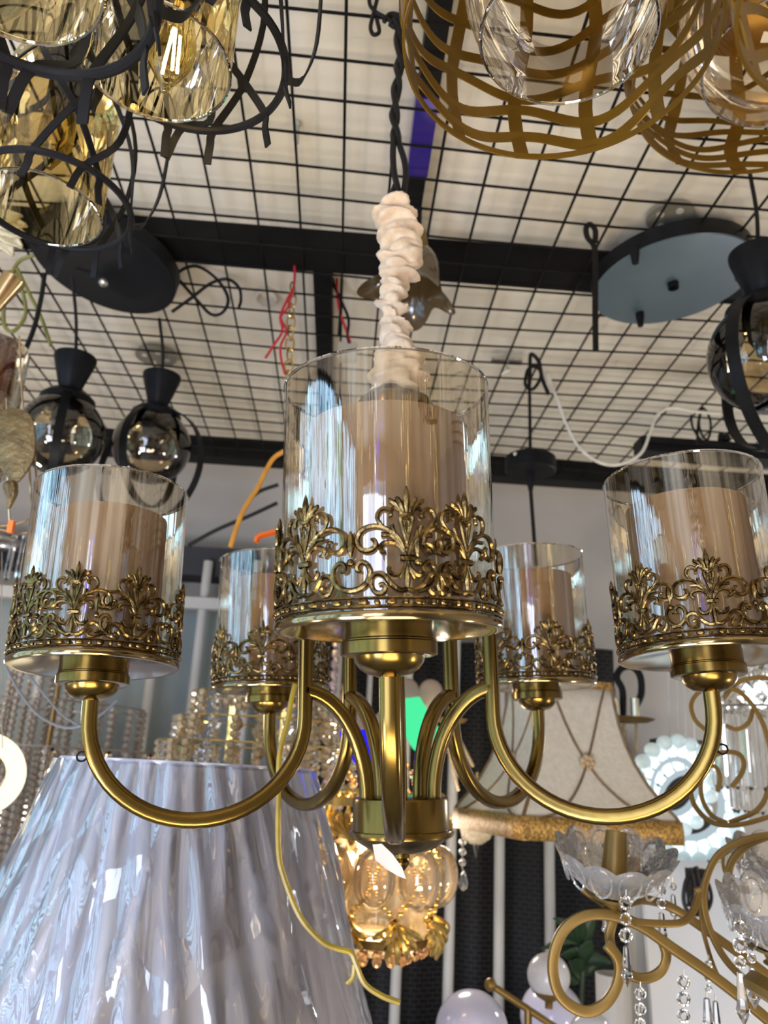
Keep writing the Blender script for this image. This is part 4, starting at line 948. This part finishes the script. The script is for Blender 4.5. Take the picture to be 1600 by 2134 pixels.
for i in range(4):
    MB().tube([row[i*10]+Vector((row[i*10].x-Cs.x, row[i*10].y-Cs.y, 0))*.008 for row in rows], .0028, 6).build('corner_piping', BRAID, t)
    out = lambda p: p+Vector((p.x-Cs.x, p.y-Cs.y, 0))*.012
    md_ = out(rows[3][i*10+5]); cd = MB()
    for (r0, c_0, r1, c_1) in ((0, 1, 8, 9), (0, 9, 8, 1)):
        seq = []
        for k in range(9): cc_ = c_0+(c_1-c_0)*k/8; u = 3 if k == 4 else k; seq.append(out(rows[k][i*10+int(round(cc_))].lerp(rows[k][(i*10+min(int(cc_)+1, 10)) % 40], cc_-int(cc_)) if cc_ > int(cc_) else rows[k][i*10+int(cc_)]))
        cd.tube(smooth_path(seq, 3), .0020, 6)
    cd.build('cross_cord', BRAID, t)
    c = out(rows[4][i*10+5]); kn = MB()
    for k in range(7): a = 2*PI*k/7; e = rows[4][i*10+6]-rows[4][i*10+4]; e.normalize(); kn.sphere(c+e*(.009*math.cos(a))+Vector((0, 0, .009*math.sin(a))), .0055, 8, 6)
    kn.sphere(c, .006, 8, 6); kn.build('knot_rosette', pbr('tan_cord', (.42,.30,.17), .8), t)
MB().tube([Vector((Cs.x, Cs.y, zs(1430))), Vector((Cs.x, Cs.y, zs(1300)))], .004, 8).build('hanging_rod', GOLDP, t)
C = P(992, 1735, 1.85); m = mpp(992, 1735, 1.85)
t = thing('amber_bowl_pendant', 'amber glass bowl with a clear spike below the cream shade hem', 'pendant lamp', C)
MB().lathe([(0, -24*m), (14*m, -22*m), (30*m, -10*m), (38*m, 14*m), (36*m, 34*m)], 32, C).build('amber_bowl', EGGG, t)
MB().lathe([(0, -52*m), (4*m, -34*m), (7*m, -22*m), (0, -20*m)], 8, C).build('clear_spike', CRYS, t, ang=10)
MB().tube([C, C+Vector((0, 0, 120*m))], .003, 6).build('hanging_rod', GOLDP, t)
t = thing('hanging_crystal_strand', 'single hanging strand of three clear beads and a teardrop beside the hub', 'crystal strand', P(963, 1745, 1.7))
m = mpp(963, 1800, 1.7)
for y in (1755, 1775, 1797): MB().sphere(P(963, y, 1.7), 7.5*m, 10, 8).build('clear_bead', CRYS, t)
MB().lathe([(0, -23*m), (9*m, -14*m), (10*m, -6*m), (5*m, 10*m), (0, 22*m)], 12, P(965, 1833, 1.7)).build('teardrop', CRYS, t)
MB().tube([P(963, 1690, 1.7), P(963, 1812, 1.7)], .0006, 5).build('thread', SILV, t)
# ------------------------------------------------------------------ white LED shell rings
Y = 1.62; m = mpp(1420, 1670, Y)
def shell_ring(lab, px, R0, w, nseg, tilt, yaw, Y):
    C = P(px[0], px[1], Y); M = rz(yaw) @ Matrix.Rotation(PI/2+tilt, 3, 'X')
    t = thing('shell_ring_lamp', lab, 'lamp', C, 'white LED shell ring lamps')
    led = MB(); 
    for k in range(nseg):
        a = 2*PI*k/nseg; d = 2*PI/nseg*.38; q = []
        for (aa, rr) in ((a-d, R0-w*.42), (a+d, R0-w*.42), (a+d, R0+w*.42), (a-d, R0+w*.42)): q.append((rr*math.cos(aa), rr*math.sin(aa)))
        b = len(led.v)
        for z in (w*.16, -w*.10):
            for (x, y) in q: led.v.append(C+M @ Vector((x, y, z)))
        led.f += [(b, b+1, b+2, b+3), (b+7, b+6, b+5, b+4)]+[(b+j, b+(j+1) % 4, b+4+(j+1) % 4, b+4+j) for j in range(4)]
    led.build('led_tiles', RINGE, t, smooth=False)
    sh = MB()
    for k in range(nseg):
        a = 2*PI*(k+.5)/nseg; sh.sphere(C+M @ Vector(((R0+w*.58)*math.cos(a), (R0+w*.58)*math.sin(a), 0)), (R0+w*.6)*PI/nseg*1.05, 14, 10, 1, .9)
    sh.build('outer_shells', RINGW, t)
    MB().torus(C, R0-w*.55, w*.22, M, 64, 10).build('inner_tube', RINGE2, t)
    MB().torus(C+M @ Vector((0, 0, -w*.14)), R0, w*.24, M, 64, 10).build('ring_body', RINGW, t)
    for dx in (-8, 10): MB().tube([P(px[0]+dx, px[1]-R0/m*.9, Y), P(px[0]+dx-6, 1330, Y)], .0009, 5).build('hanging_wire', SILV, t)
shell_ring('upper glowing white LED shell ring behind the right brass arm', (1404,1638), 74*m, 31*m, 18, .22, .30, Y)
shell_ring('lower glowing white LED shell ring, nearer the glass bowl', (1438,1676), 92*m, 38*m, 20, .15, .05, Y+.10)
bk = MB()
for q in ([(1445,1810),(1428,1840),(1425,1880),(1440,1905),(1470,1900),(1482,1870),(1470,1830),(1445,1810)], [(1450,1805),(1460,1850),(1452,1895)], [(1440,1808),(1448,1850),(1440,1880),(1456,1900)]): bk.tube(smooth_path(PP(q, 1.48), 5), .0035, 6)
bk.box(P(1452, 1850, 1.49), .03, .02, .06)
tag(bk.build('hanging_cord_bundle', BLACKG), 'bundle of black cord and plug hanging below the lower LED ring', 'cord')
# ------------------------------------------------------------------ crystal rod tier at the right edge
Y = 1.50; m = mpp(1560, 1500, Y); C = P(1580, 1478, Y)
t = thing('crystal_tier_lamp', 'crystal rod tier lamp with a diamond lattice top at the right edge', 'chandelier', C)
MB().torus(C, 92*m, 3*m, None, 48, 6).build('tier_ring', SILV, t)
k = 0
for (rr, L, n) in ((92, 150, 22), (62, 195, 14)):
    for j in range(n):
        a = 2*PI*j/n+.1*k; p = C+Vector((rr*m*math.cos(a), rr*m*math.sin(a), -4*m))
        MB().lathe([(0, 0), (7*m, -6*m), (7.5*m, -L*m), (0, -(L+10)*m)], 6, p).build('crystal_rod', CRYS, t, ang=10)
    k += 1
for (y, rr) in ((1462, 92), (1430, 84), (1398, 74)):
    mb = MB(); c = Vector((C.x, C.y, P(1580, y, Y).z))
    for j in range(18):
        a = 2*PI*(j+(y//32 % 2)*.5)/18; Mq = rz(a)
        p = c+Vector((rr*m*math.cos(a), rr*m*math.sin(a), 0)); b = len(mb.v)
        mb.v += [p+Mq @ Vector(v) for v in ((8*m, 0, 0), (0, 14*m, 0), (0, 0, 17*m), (0, -14*m, 0), (0, 0, -17*m), (-6*m, 0, 0))]
        mb.f += [(b, b+1, b+2), (b, b+2, b+3), (b, b+3, b+4), (b, b+4, b+1), (b+5, b+2, b+1), (b+5, b+3, b+2), (b+5, b+4, b+3), (b+5, b+1, b+4)]
    mb.build('diamond_row', CRYS, t, ang=5)
MB().sphere(C+Vector((0, 0, 30*m)), 30*m, 20, 12).build('lamp_core', emit('tier_bulb', (.85,.95,1), 3), t)
MB().tube([C+Vector((0, 0, 30*m)), C+Vector((0, 0, 260*m))], .004, 8).build('hanging_rod', SILV, t)
# ------------------------------------------------------------------ candle chandelier behind
Y = 1.75; m = mpp(1300, 1480, Y)
t = thing('candle_chandelier', 'brass candle chandelier with bead swags between the cream shade and the right cup', 'chandelier', P(1300, 1500, Y))
MB().lathe([(0, -4*m), (50*m, -2*m), (64*m, 4*m), (60*m, 6*m), (0, 2*m)], 40, P(1298, 1502, Y)).build('drip_plate', GOLDP, t)
CHR = pbr('silver_gold_candle', (.72,.66,.50), .18, 1)
for px in (1254, 1283, 1323): MB().lathe([(0, -22*m), (8.5*m, -22*m), (8.5*m, 22*m), (7*m, 23*m), (0, 23*m)], 20, P(px, 1478, Y)).build('candle_tube', CHR, t)
for (xa_, L) in ((1262, 60), (1290, 78), (1326, 62), (1300, 40)):
    s = MB(); 
    for k in range(int(L/6)): s.sphere(P(xa_, 1510+k*6, Y-.02), 4*m, 6, 5)
    s.build('bead_strand', BEADG, t)
s = MB(); s.tube(smooth_path(PP([(1298,1500),(1297,1440),(1285,1412),(1296,1392),(1318,1390),(1334,1410),(1336,1445),(1326,1470)], Y+.03), 6), .0075, 8); s.build('swan_arm', BLACK, t)
MB().tube([P(1299, 1520, Y+.03), P(1300, 1640, Y+.03)], .006, 8).build('column', BLACK, t)
C = P(975, 1510, 1.75)
t = thing('small_candle_chandelier', 'small crystal candle chandelier glimpsed between the two right arms', 'chandelier', C)
MB().lathe([(0, 0), (26*m, 2*m), (34*m, 10*m), (0, 6*m)], 24, P(940, 1508, 1.75)).build('drip_plate', GOLDP, t)
for (xa_, xb_) in ((928, 955), (955, 985)):
    s = MB(); 
    for k in range(18): u = k/17; s.sphere(P(xa_+(xb_-xa_)*u, 1535+(110 if xa_ == 928 else 60)*u, 1.75), 3.5*m, 6, 5)
    s.build('bead_strand', BEADG, t)
# ------------------------------------------------------------------ opal globes, plant, vase
TZ = EYE-.57
dt = thing('display_table', 'low white display table under the globe lamps', 'table', Vector((.285, 1.60, 0)))
MB().box(Vector((.285, 1.60, TZ-.0125)), .43, .74, .025).build('tabletop', WHITEP, dt, smooth=False)
for sx in (-.19, .19):
    for sy in (-.34, .34): MB().box(Vector((.285+sx, 1.60+sy, (TZ-.025)/2)), .04, .04, TZ-.025).build('leg', WHITEP, dt, smooth=False)
def globe(lab, px, r, Y, mat=GLOBEW):
    C = P(px[0], px[1], Y); rr = r*mpp(px[0], px[1], Y)
    t = thing('opal_globe', lab, 'globe lamp', C-Vector((0, 0, rr)), 'white globe lamps at the bottom')
    MB().sphere(C, rr, 40, 24).build('glass_ball', mat, t)
    MB().lathe([(rr*.35, -rr*.93), (rr*.4, -rr*1.02), (.014, -rr*1.06), (.012, TZ-C.z+.014), (.04, TZ-C.z+.008), (.04, TZ-C.z), (.0, TZ-C.z)], 24, C).build('brass_stand', GOLDP, t); return C, rr
LAV = pbr('lavender_globe', (.56,.55,.70), .15, 0, (.52,.51,.66), 4, coat=.5)
globe('large lavender-white globe in plastic at the bottom, left of the brass rod', (983,2148), 76, 1.5, LAV)
globe('lavender-white globe behind the brass rod, under the smaller ball', (1150,2118), 66, 1.6, LAV)
globe('pale globe just under the big gold scroll', (1232,2160), 46, 1.35)
Y = 1.45; C = P(1143, 2034, Y); rr = 44*mpp(1143, 2034, Y)
t = thing('rod_lamp', 'brass rod lamp holding a small opal ball, left of the gold scroll', 'lamp', P(1150, 2134, Y))
MB().tube([P(1022, 2052, Y-.05), P(1165, 2146, Y-.05)], .0052, 12).build('rod', GOLDP, t)
MB().lathe([(.04, 0), (.04, .008), (.006, .012), (.006, P(1100, 2103, Y-.05).z-TZ), (0, P(1100, 2103, Y-.05).z-TZ)], 20, Vector((P(1100, 2103, Y-.05).x, Y-.05, TZ))).build('stand', GOLDP, t)
MB().sphere(P(1022, 2052, Y-.05), .0095, 16, 10).build('rod_knob', GOLDP, t)
MB().sphere(C, rr, 40, 24).build('opal_ball', GLOBEW, t)
MB().lathe([(rr*.80, -rr*.64), (rr*.55, -rr*.88), (.2*rr, -rr*1.06), (.006, -rr*1.1), (.006, -rr*1.35), (0, -rr*1.35)], 28, C).build('ball_cup', GOLDP, t)
Y = 1.7; m = mpp(1215, 2000, Y); base = P(1212, 2085, Y)
t = thing('potted_plant', 'dark green leafy plant seen through the big gold scroll', 'plant', base)
MB().tube(smooth_path([base-Vector((0, 0, .06)), base, P(1216, 2000, Y)], 5), .004, 6).build('stem', LEAFG, t)
rnd = random.Random(9)
for k in range(15):
    a = rnd.uniform(-1.35, 1.35); L = rnd.uniform(80, 130)*m; yaw = rnd.uniform(-.6, .6); st = base+Vector((0, 0, rnd.uniform(.02, .10)))
    d = Vector((math.sin(a)*math.cos(yaw), math.sin(yaw)*.6, math.cos(a)*.9)); s = MB(); sd = d.cross(Vector((0, 1, 0))).normalized(); n = 10
    for i in range(n+1):
        u = i/n; w = 15*m*math.sin(PI*u**.75); p = st+d*(L*u)+Vector((0, 0, -.035*u*u))
        s.v += [p-sd*w+Vector((0, -.004*u, .003)), p, p+sd*w+Vector((0, -.004*u, .003))]
    for i in range(n):
        q = i*3; s.f += [(q, q+1, q+4, q+3), (q+1, q+2, q+5, q+4)]
    ob = s.build('leaf', LEAFG, t, ang=60); md = ob.modifiers.new('thick', 'SOLIDIFY'); md.thickness = .0012
MB().lathe([(0, TZ-base.z), (.035, TZ-base.z), (.045, -.05), (.042, -.045), (0, -.05)], 28, base).build('pot', WHITEP, t)
C = P(1277, 2030, 1.62); m = mpp(1277, 2030, 1.62)
t = thing('white_vase', 'white cylinder vase right of the plant behind the gold scroll', 'vase', C-Vector((0, 0, .25)))
MB().lathe([(0, TZ-C.z), (36*m, TZ-C.z), (36*m, 0), (32*m, .001), (32*m, -.03), (0, -.03)], 36, C).build('vase_body', WHITEP, t)
# ------------------------------------------------------------------ scroll chandelier, bottom right
Y = .86
t = thing('scroll_chandelier', 'gold scroll-arm chandelier with cut glass bowls and crystal drops at the lower right', 'chandelier', P(1640, 2134, Y+.1))
def bar(name, pts, w, th, mat=GOLDP, k=6, hint=Vector((.15, -1, .2))):
    sp = smooth_path(PP(pts, Y), k); return MB().strip(sp, w, th, [hint]*len(sp)).build(name, mat, t) if False else MB().sweep(rrect(th, w, min(th, w)*.3, 2), sp, hint=[hint]*len(sp)).build(name, mat, t)
m = mpp(1400, 1950, Y)
bar('scroll_arm', [(1640,2160),(1560,2092),(1480,2030),(1400,1975),(1335,1930),(1275,1908),(1222,1908),(1180,1932),(1157,1975),(1152,2025),(1164,2070),(1192,2098),(1226,2108),(1260,2092),(1283,2058),(1291,2020),(1284,1992),(1264,1968)], 22*m, 16*m)
bar('scroll_arm', [(1400,1975,Y+.02),(1380,1960,Y+.02),(1388,1990,Y+.02),(1378,2022,Y+.02),(1350,2038,Y+.02),(1318,2034,Y+.02),(1292,2008,Y+.02),(1274,1975,Y+.02),(1270,1945,Y+.02),(1278,1915,Y+.02)], 20*m, 14*m)
bar('scroll_arm', [(1650,2070,Y+.10),(1560,2002,Y+.10),(1470,1938,Y+.10),(1400,1892,Y+.09),(1340,1875,Y+.06),(1280,1888,Y+.03),(1240,1868,Y+.02),(1215,1850,Y+.02)], 20*m, 14*m)
bar('scroll_arm', [(1322,1922,Y-.01),(1380,1925,Y),(1420,1922,Y+.01),(1442,1902,Y+.02),(1455,1866,Y+.03),(1452,1850,Y+.03)], 15*m, 11*m)
bar('frame_scroll', [(1640,1735,Y+.05),(1560,1748,Y+.05),(1500,1778,Y+.05),(1472,1830,Y+.05),(1466,1880,Y+.05),(1480,1940,Y+.05),(1520,2010,Y+.05),(1600,2080,Y+.05)], 15*m, 10*m)
bar('frame_scroll', [(1520,1772,Y+.06),(1484,1800,Y+.06),(1464,1850,Y+.06),(1460,1900,Y+.06),(1470,1960,Y+.06),(1500,2040,Y+.06),(1560,2090,Y+.06)], 9*m, 7*m)
bar('frame_scroll', [(1436,1640,Y+.12),(1448,1680,Y+.12),(1480,1712,Y+.12),(1520,1720,Y+.12),(1570,1712,Y+.12),(1640,1690,Y+.12)], 12*m, 7*m)
bar('frame_scroll', [(1495,1650,Y+.12),(1500,1620,Y+.12),(1490,1598,Y+.12),(1470,1600,Y+.12),(1460,1630,Y+.12),(1464,1668,Y+.12),(1484,1700,Y+.12),(1515,1715,Y+.12)], 11*m, 6*m)
bar('frame_scroll', [(1525,1640,Y+.13),(1545,1612,Y+.13),(1550,1590,Y+.13),(1540,1572,Y+.13),(1515,1567,Y+.13),(1490,1574,Y+.13),(1478,1590,Y+.13)], 12*m, 7*m)
bar('frame_scroll', [(1520,1714,Y+.13),(1575,1690,Y+.13),(1600,1650,Y+.13),(1608,1600,Y+.13),(1600,1540,Y+.13),(1578,1485,Y+.13),(1545,1445,Y+.13),(1515,1432,Y+.13)], 12*m, 7*m)
bar('frame_scroll', [(1640,1420,Y+.14),(1580,1412,Y+.14),(1535,1424,Y+.14),(1508,1455,Y+.14)], 12*m, 7*m)
bar('frame_scroll', [(1470,1521,Y+.14),(1448,1500,Y+.14),(1440,1470,Y+.14),(1452,1446,Y+.14),(1470,1438,Y+.14)], 11*m, 6*m)
bar('frame_scroll', [(1512,1512,Y+.14),(1535,1520,Y+.14),(1560,1505,Y+.14),(1570,1475,Y+.14)], 11*m, 6*m)
bar('frame_scroll', [(1600,1742,Y+.06),(1555,1762,Y+.06),(1525,1795,Y+.06),(1518,1830,Y+.06),(1530,1850,Y+.06),(1560,1855,Y+.06)], 17*m, 10*m)
bar('frame_scroll', [(1545,1750,Y+.08),(1510,1775,Y+.08),(1508,1810,Y+.08),(1525,1842,Y+.08)], 8*m, 6*m)
cx_ = P(1990, 2000, Y+.10)
MB().lathe([(0, -.16), (.012, -.15), (.02, -.13), (.035, -.10), (.03, -.06), (.014, -.03), (.012, .05), (.022, .09), (.022, .12), (.010, .15), (.008, .30), (.016, .33), (.006, .35), (.004, EYE+HG-cx_.z), (0, EYE+HG-cx_.z)], 28, cx_).build('centre_column', GOLDP, t)
def bowl(px, w, h, Yb, tilt=.30):
    C = P(px[0], px[1], Yb); m_ = mpp(px[0], px[1], Yb); r = w*m_; hh = h*m_
    M = Matrix.Rotation(tilt, 3, 'X')
    def fl(rr, z, a, i):
        k = max(0, z/hh); return rr*(1+.07*k*abs(math.cos(6*a))), z+.16*hh*k**3*(abs(math.cos(6*a))-.5)
    pr = [(r*.10, 0), (r*.30, hh*.02), (r*.52, hh*.14), (r*.72, hh*.36), (r*.88, hh*.64), (r*1.0, hh*.92), (r*1.02, hh*1.0), (r*.97, hh*.98), (r*.85, hh*.68), (r*.68, hh*.40), (r*.48, hh*.2), (r*.1, hh*.08)]
    bo = MB().lathe(pr, 96, C, M, fl).build('glass_bowl', BOWLG, t, ang=50)
    pm = MB()
    for k in range(12):
        a = 2*PI*k/12; pts = []
        for i in range(13):
            u = i/12*2*PI; aa = a+.20*math.sin(u); z = hh*(.62+.34*math.cos(u)); rr = r*(.73+.29*(.62+.34*math.cos(u)))
            pts.append(C+M @ Vector((rr*math.cos(aa), rr*math.sin(aa), z)))
        pm.tube(pts[:-1], r*.022, 5, True)
    pm.build('petal_relief', BOWLG, bo)
    MB().lathe([(r*.46, hh*.06), (r*.5, hh*.02), (r*.2, -hh*.10), (r*.1, -hh*.3), (r*.16, -hh*.36), (0, -hh*.4)], 24, C, M).build('bowl_saucer', GOLDP, t)
    return C, m_, M, r, hh
C, m_, M, r, hh = bowl((1278,1862), 118, 92, Y)
def candle(px, y0, y1, w, Yb, tip=True):
    a, b = P(px, y1, Yb), P(px+6, y0, Yb); w_ = w*mpp(px, y0, Yb); L = (b-a).length
    Mx = rotto(b-a); MB().lathe([(0, 0), (w_*1.08, 0), (w_, L*.5), (w_*.86, L), (w_*.78, L), (w_*.8, L*.9), (0, L*.88)], 8, a, Mx).build('candle_tube', GOLDP, t, ang=50)
candle(1278, 1732, 1845, 26, Y-.005); candle(1311, 1738, 1815, 21, Y+.05)
bowl((1610,1972), 108, 100, Y-.03); bowl((1638,1858), 112, 78, Y+.14)
def drops(px, py, beads, L, w, Yd, name='crystal_strand'):
    mb = MB(); y = py; mm = mpp(px, py, Yd); Mf = Matrix.Rotation(PI/2, 3, 'X')
    for rb in beads:
        mb.lathe([(0, -rb*mm*.45), (rb*mm*.55, -rb*mm*.4), (rb*mm, 0), (rb*mm*.55, rb*mm*.4), (0, rb*mm*.45)], 8, P(px, y+rb, Yd), Mf); y += rb*2+6
    if L:
        mb.lathe([(0, 0), (w*.5*mm, -3*mm), (w*.55*mm, -L*.12*mm), (w*.8*mm, -L*.6*mm), (w*mm, -L*.72*mm), (0, -L*mm)], 8, P(px, y, Yd)); y += L
    ob = mb.build(name, CRYS, t, ang=8)
    MB().tube([P(px, py-12, Yd), P(px, py+8, Yd)], .0007, 5).build('hook', SILV, ob)
drops(1304, 1866, (15, 13, 15), 78, 12, Y-.07); drops(1378, 1846, (10, 11), 62, 11, Y+.02); drops(1261, 1905, (), 40, 10, Y+.03); drops(1402, 1840, (8,), 52, 9, Y+.10)
drops(1334, 2058, (13, 13, 13, 13), 0, 0, Y); drops(1424, 2033, (14, 15, 14, 14), 0, 0, Y-.01); drops(1476, 2002, (10, 9, 8), 0, 0, Y+.04); drops(1472, 2078, (), 70, 13, Y-.02); drops(1490, 2084, (), 70, 11, Y)
drops(1542, 1918, (15, 16, 13), 100, 15, Y-.07); drops(1566, 1955, (13, 10), 80, 13, Y-.04); drops(1552, 1790, (9, 8), 20, 8, Y+.08)
tag(MB().lathe([(0, 0), (100*m, 0), (106*m, 10*m), (100*m, 26*m), (0, 30*m)], 48, P(1700, 2150, Y-.26), Matrix.Rotation(.5, 3, 'Y')).build('hanging_gold_disc', GOLDP), 'gold disc edge at the bottom right corner under the scroll chandelier', 'disc')
# ------------------------------------------------------------------ light and camera
def area(name, loc, to, sx, sy, pw, col):
    l = bpy.data.lights.new(name, 'AREA'); l.shape = 'RECTANGLE'; l.size = sx; l.size_y = sy; l.energy = pw; l.color = col
    o = bpy.data.objects.new(name, l); COL.objects.link(o); o.location = loc
    o.rotation_euler = (Vector(to)-Vector(loc)).to_track_quat('-Z', 'Y').to_euler(); return o
def point(name, loc, pw, col, r=.06):
    l = bpy.data.lights.new(name, 'POINT'); l.energy = pw; l.color = col; l.shadow_soft_size = r
    o = bpy.data.objects.new(name, l); COL.objects.link(o); o.location = loc; return o
area('street_daylight', RM(A0-.35, -.2, .15), RM(1, .3, .1), 3.4, 1.5, 52, (.44, .75, 1.0))
area('added_door_fill', RM(-.9, B0-.35, -.2), RM(-.5, .5, -.1), 1.2, 1.9, 54, (.70, .80, 1.0))  # added light through the doorway, brightens the lampshade front
area('ceiling_fill', RM(.1, -.7, -.9), RM(.1, -.3, 1), 1.0, .6, 36, (1, .83, .57))  # added upward fill that lights the ceiling
area('lampshade_fill', RM(-.9, -.6, -.8), RM(-.15, 1.0, -.25), .6, .6, 27, (.68, .76, 1.0))  # added cool fill for the white lampshade
point('lantern_light', Vector((Cq.x, Cq.y, zq(1840))), 1.4, (1, .88, .68), .03)
point('warm_fill_left', RM(-1.0, .3, -.5), 10, (1, .86, .66))  # this and the following point lights are added fill
point('warm_fill_right', RM(1.25, .5, -.55), 12, (1, .86, .68))
point('warm_fill_far', RM(.2, 1.70, -.1), 4, (1, .88, .74))
point('warm_fill_far_left', RM(-.95, 1.7, .1), 6, (1, .88, .74))
point('cool_fill_far_right', RM(1.2, 1.75, .1), 7, (.9, .95, 1.0))
wd = bpy.data.worlds.new('World'); sc.world = wd; wd.use_nodes = True
bg = wd.node_tree.nodes.get('Background') or wd.node_tree.nodes.new('ShaderNodeBackground')
bg.inputs[0].default_value = (.60, .74, 1.0, 1); bg.inputs[1].default_value = 1.2
cam = bpy.data.cameras.new('Camera'); co = bpy.data.objects.new('Camera', cam); COL.objects.link(co)
mw = Matrix((rt, up, -fw)).transposed().to_4x4(); mw.translation = E0; co.matrix_world = mw
cam.sensor_fit = 'VERTICAL'; cam.sensor_height = 24; cam.sensor_width = 18; cam.lens = F/2134*24
cam.clip_start = .02; cam.dof.use_dof = True; cam.dof.focus_distance = .52; cam.dof.aperture_fstop = cam.lens/2.6
sc.camera = co
sc.view_settings.view_transform = 'Standard'; sc.view_settings.look = 'None'; sc.view_settings.gamma = 1; sc.view_settings.use_curve_mapping = False
sc.view_settings.exposure = 0.0
cy = sc.cycles
cy.use_denoising = True; cy.caustics_reflective = False; cy.caustics_refractive = False
cy.max_bounces = 14; cy.transparent_max_bounces = 24; cy.transmission_bounces = 10; cy.glossy_bounces = 6; cy.diffuse_bounces = 4
cy.sample_clamp_indirect = 6; cy.sample_clamp_direct = 0; cy.blur_glossy = .3
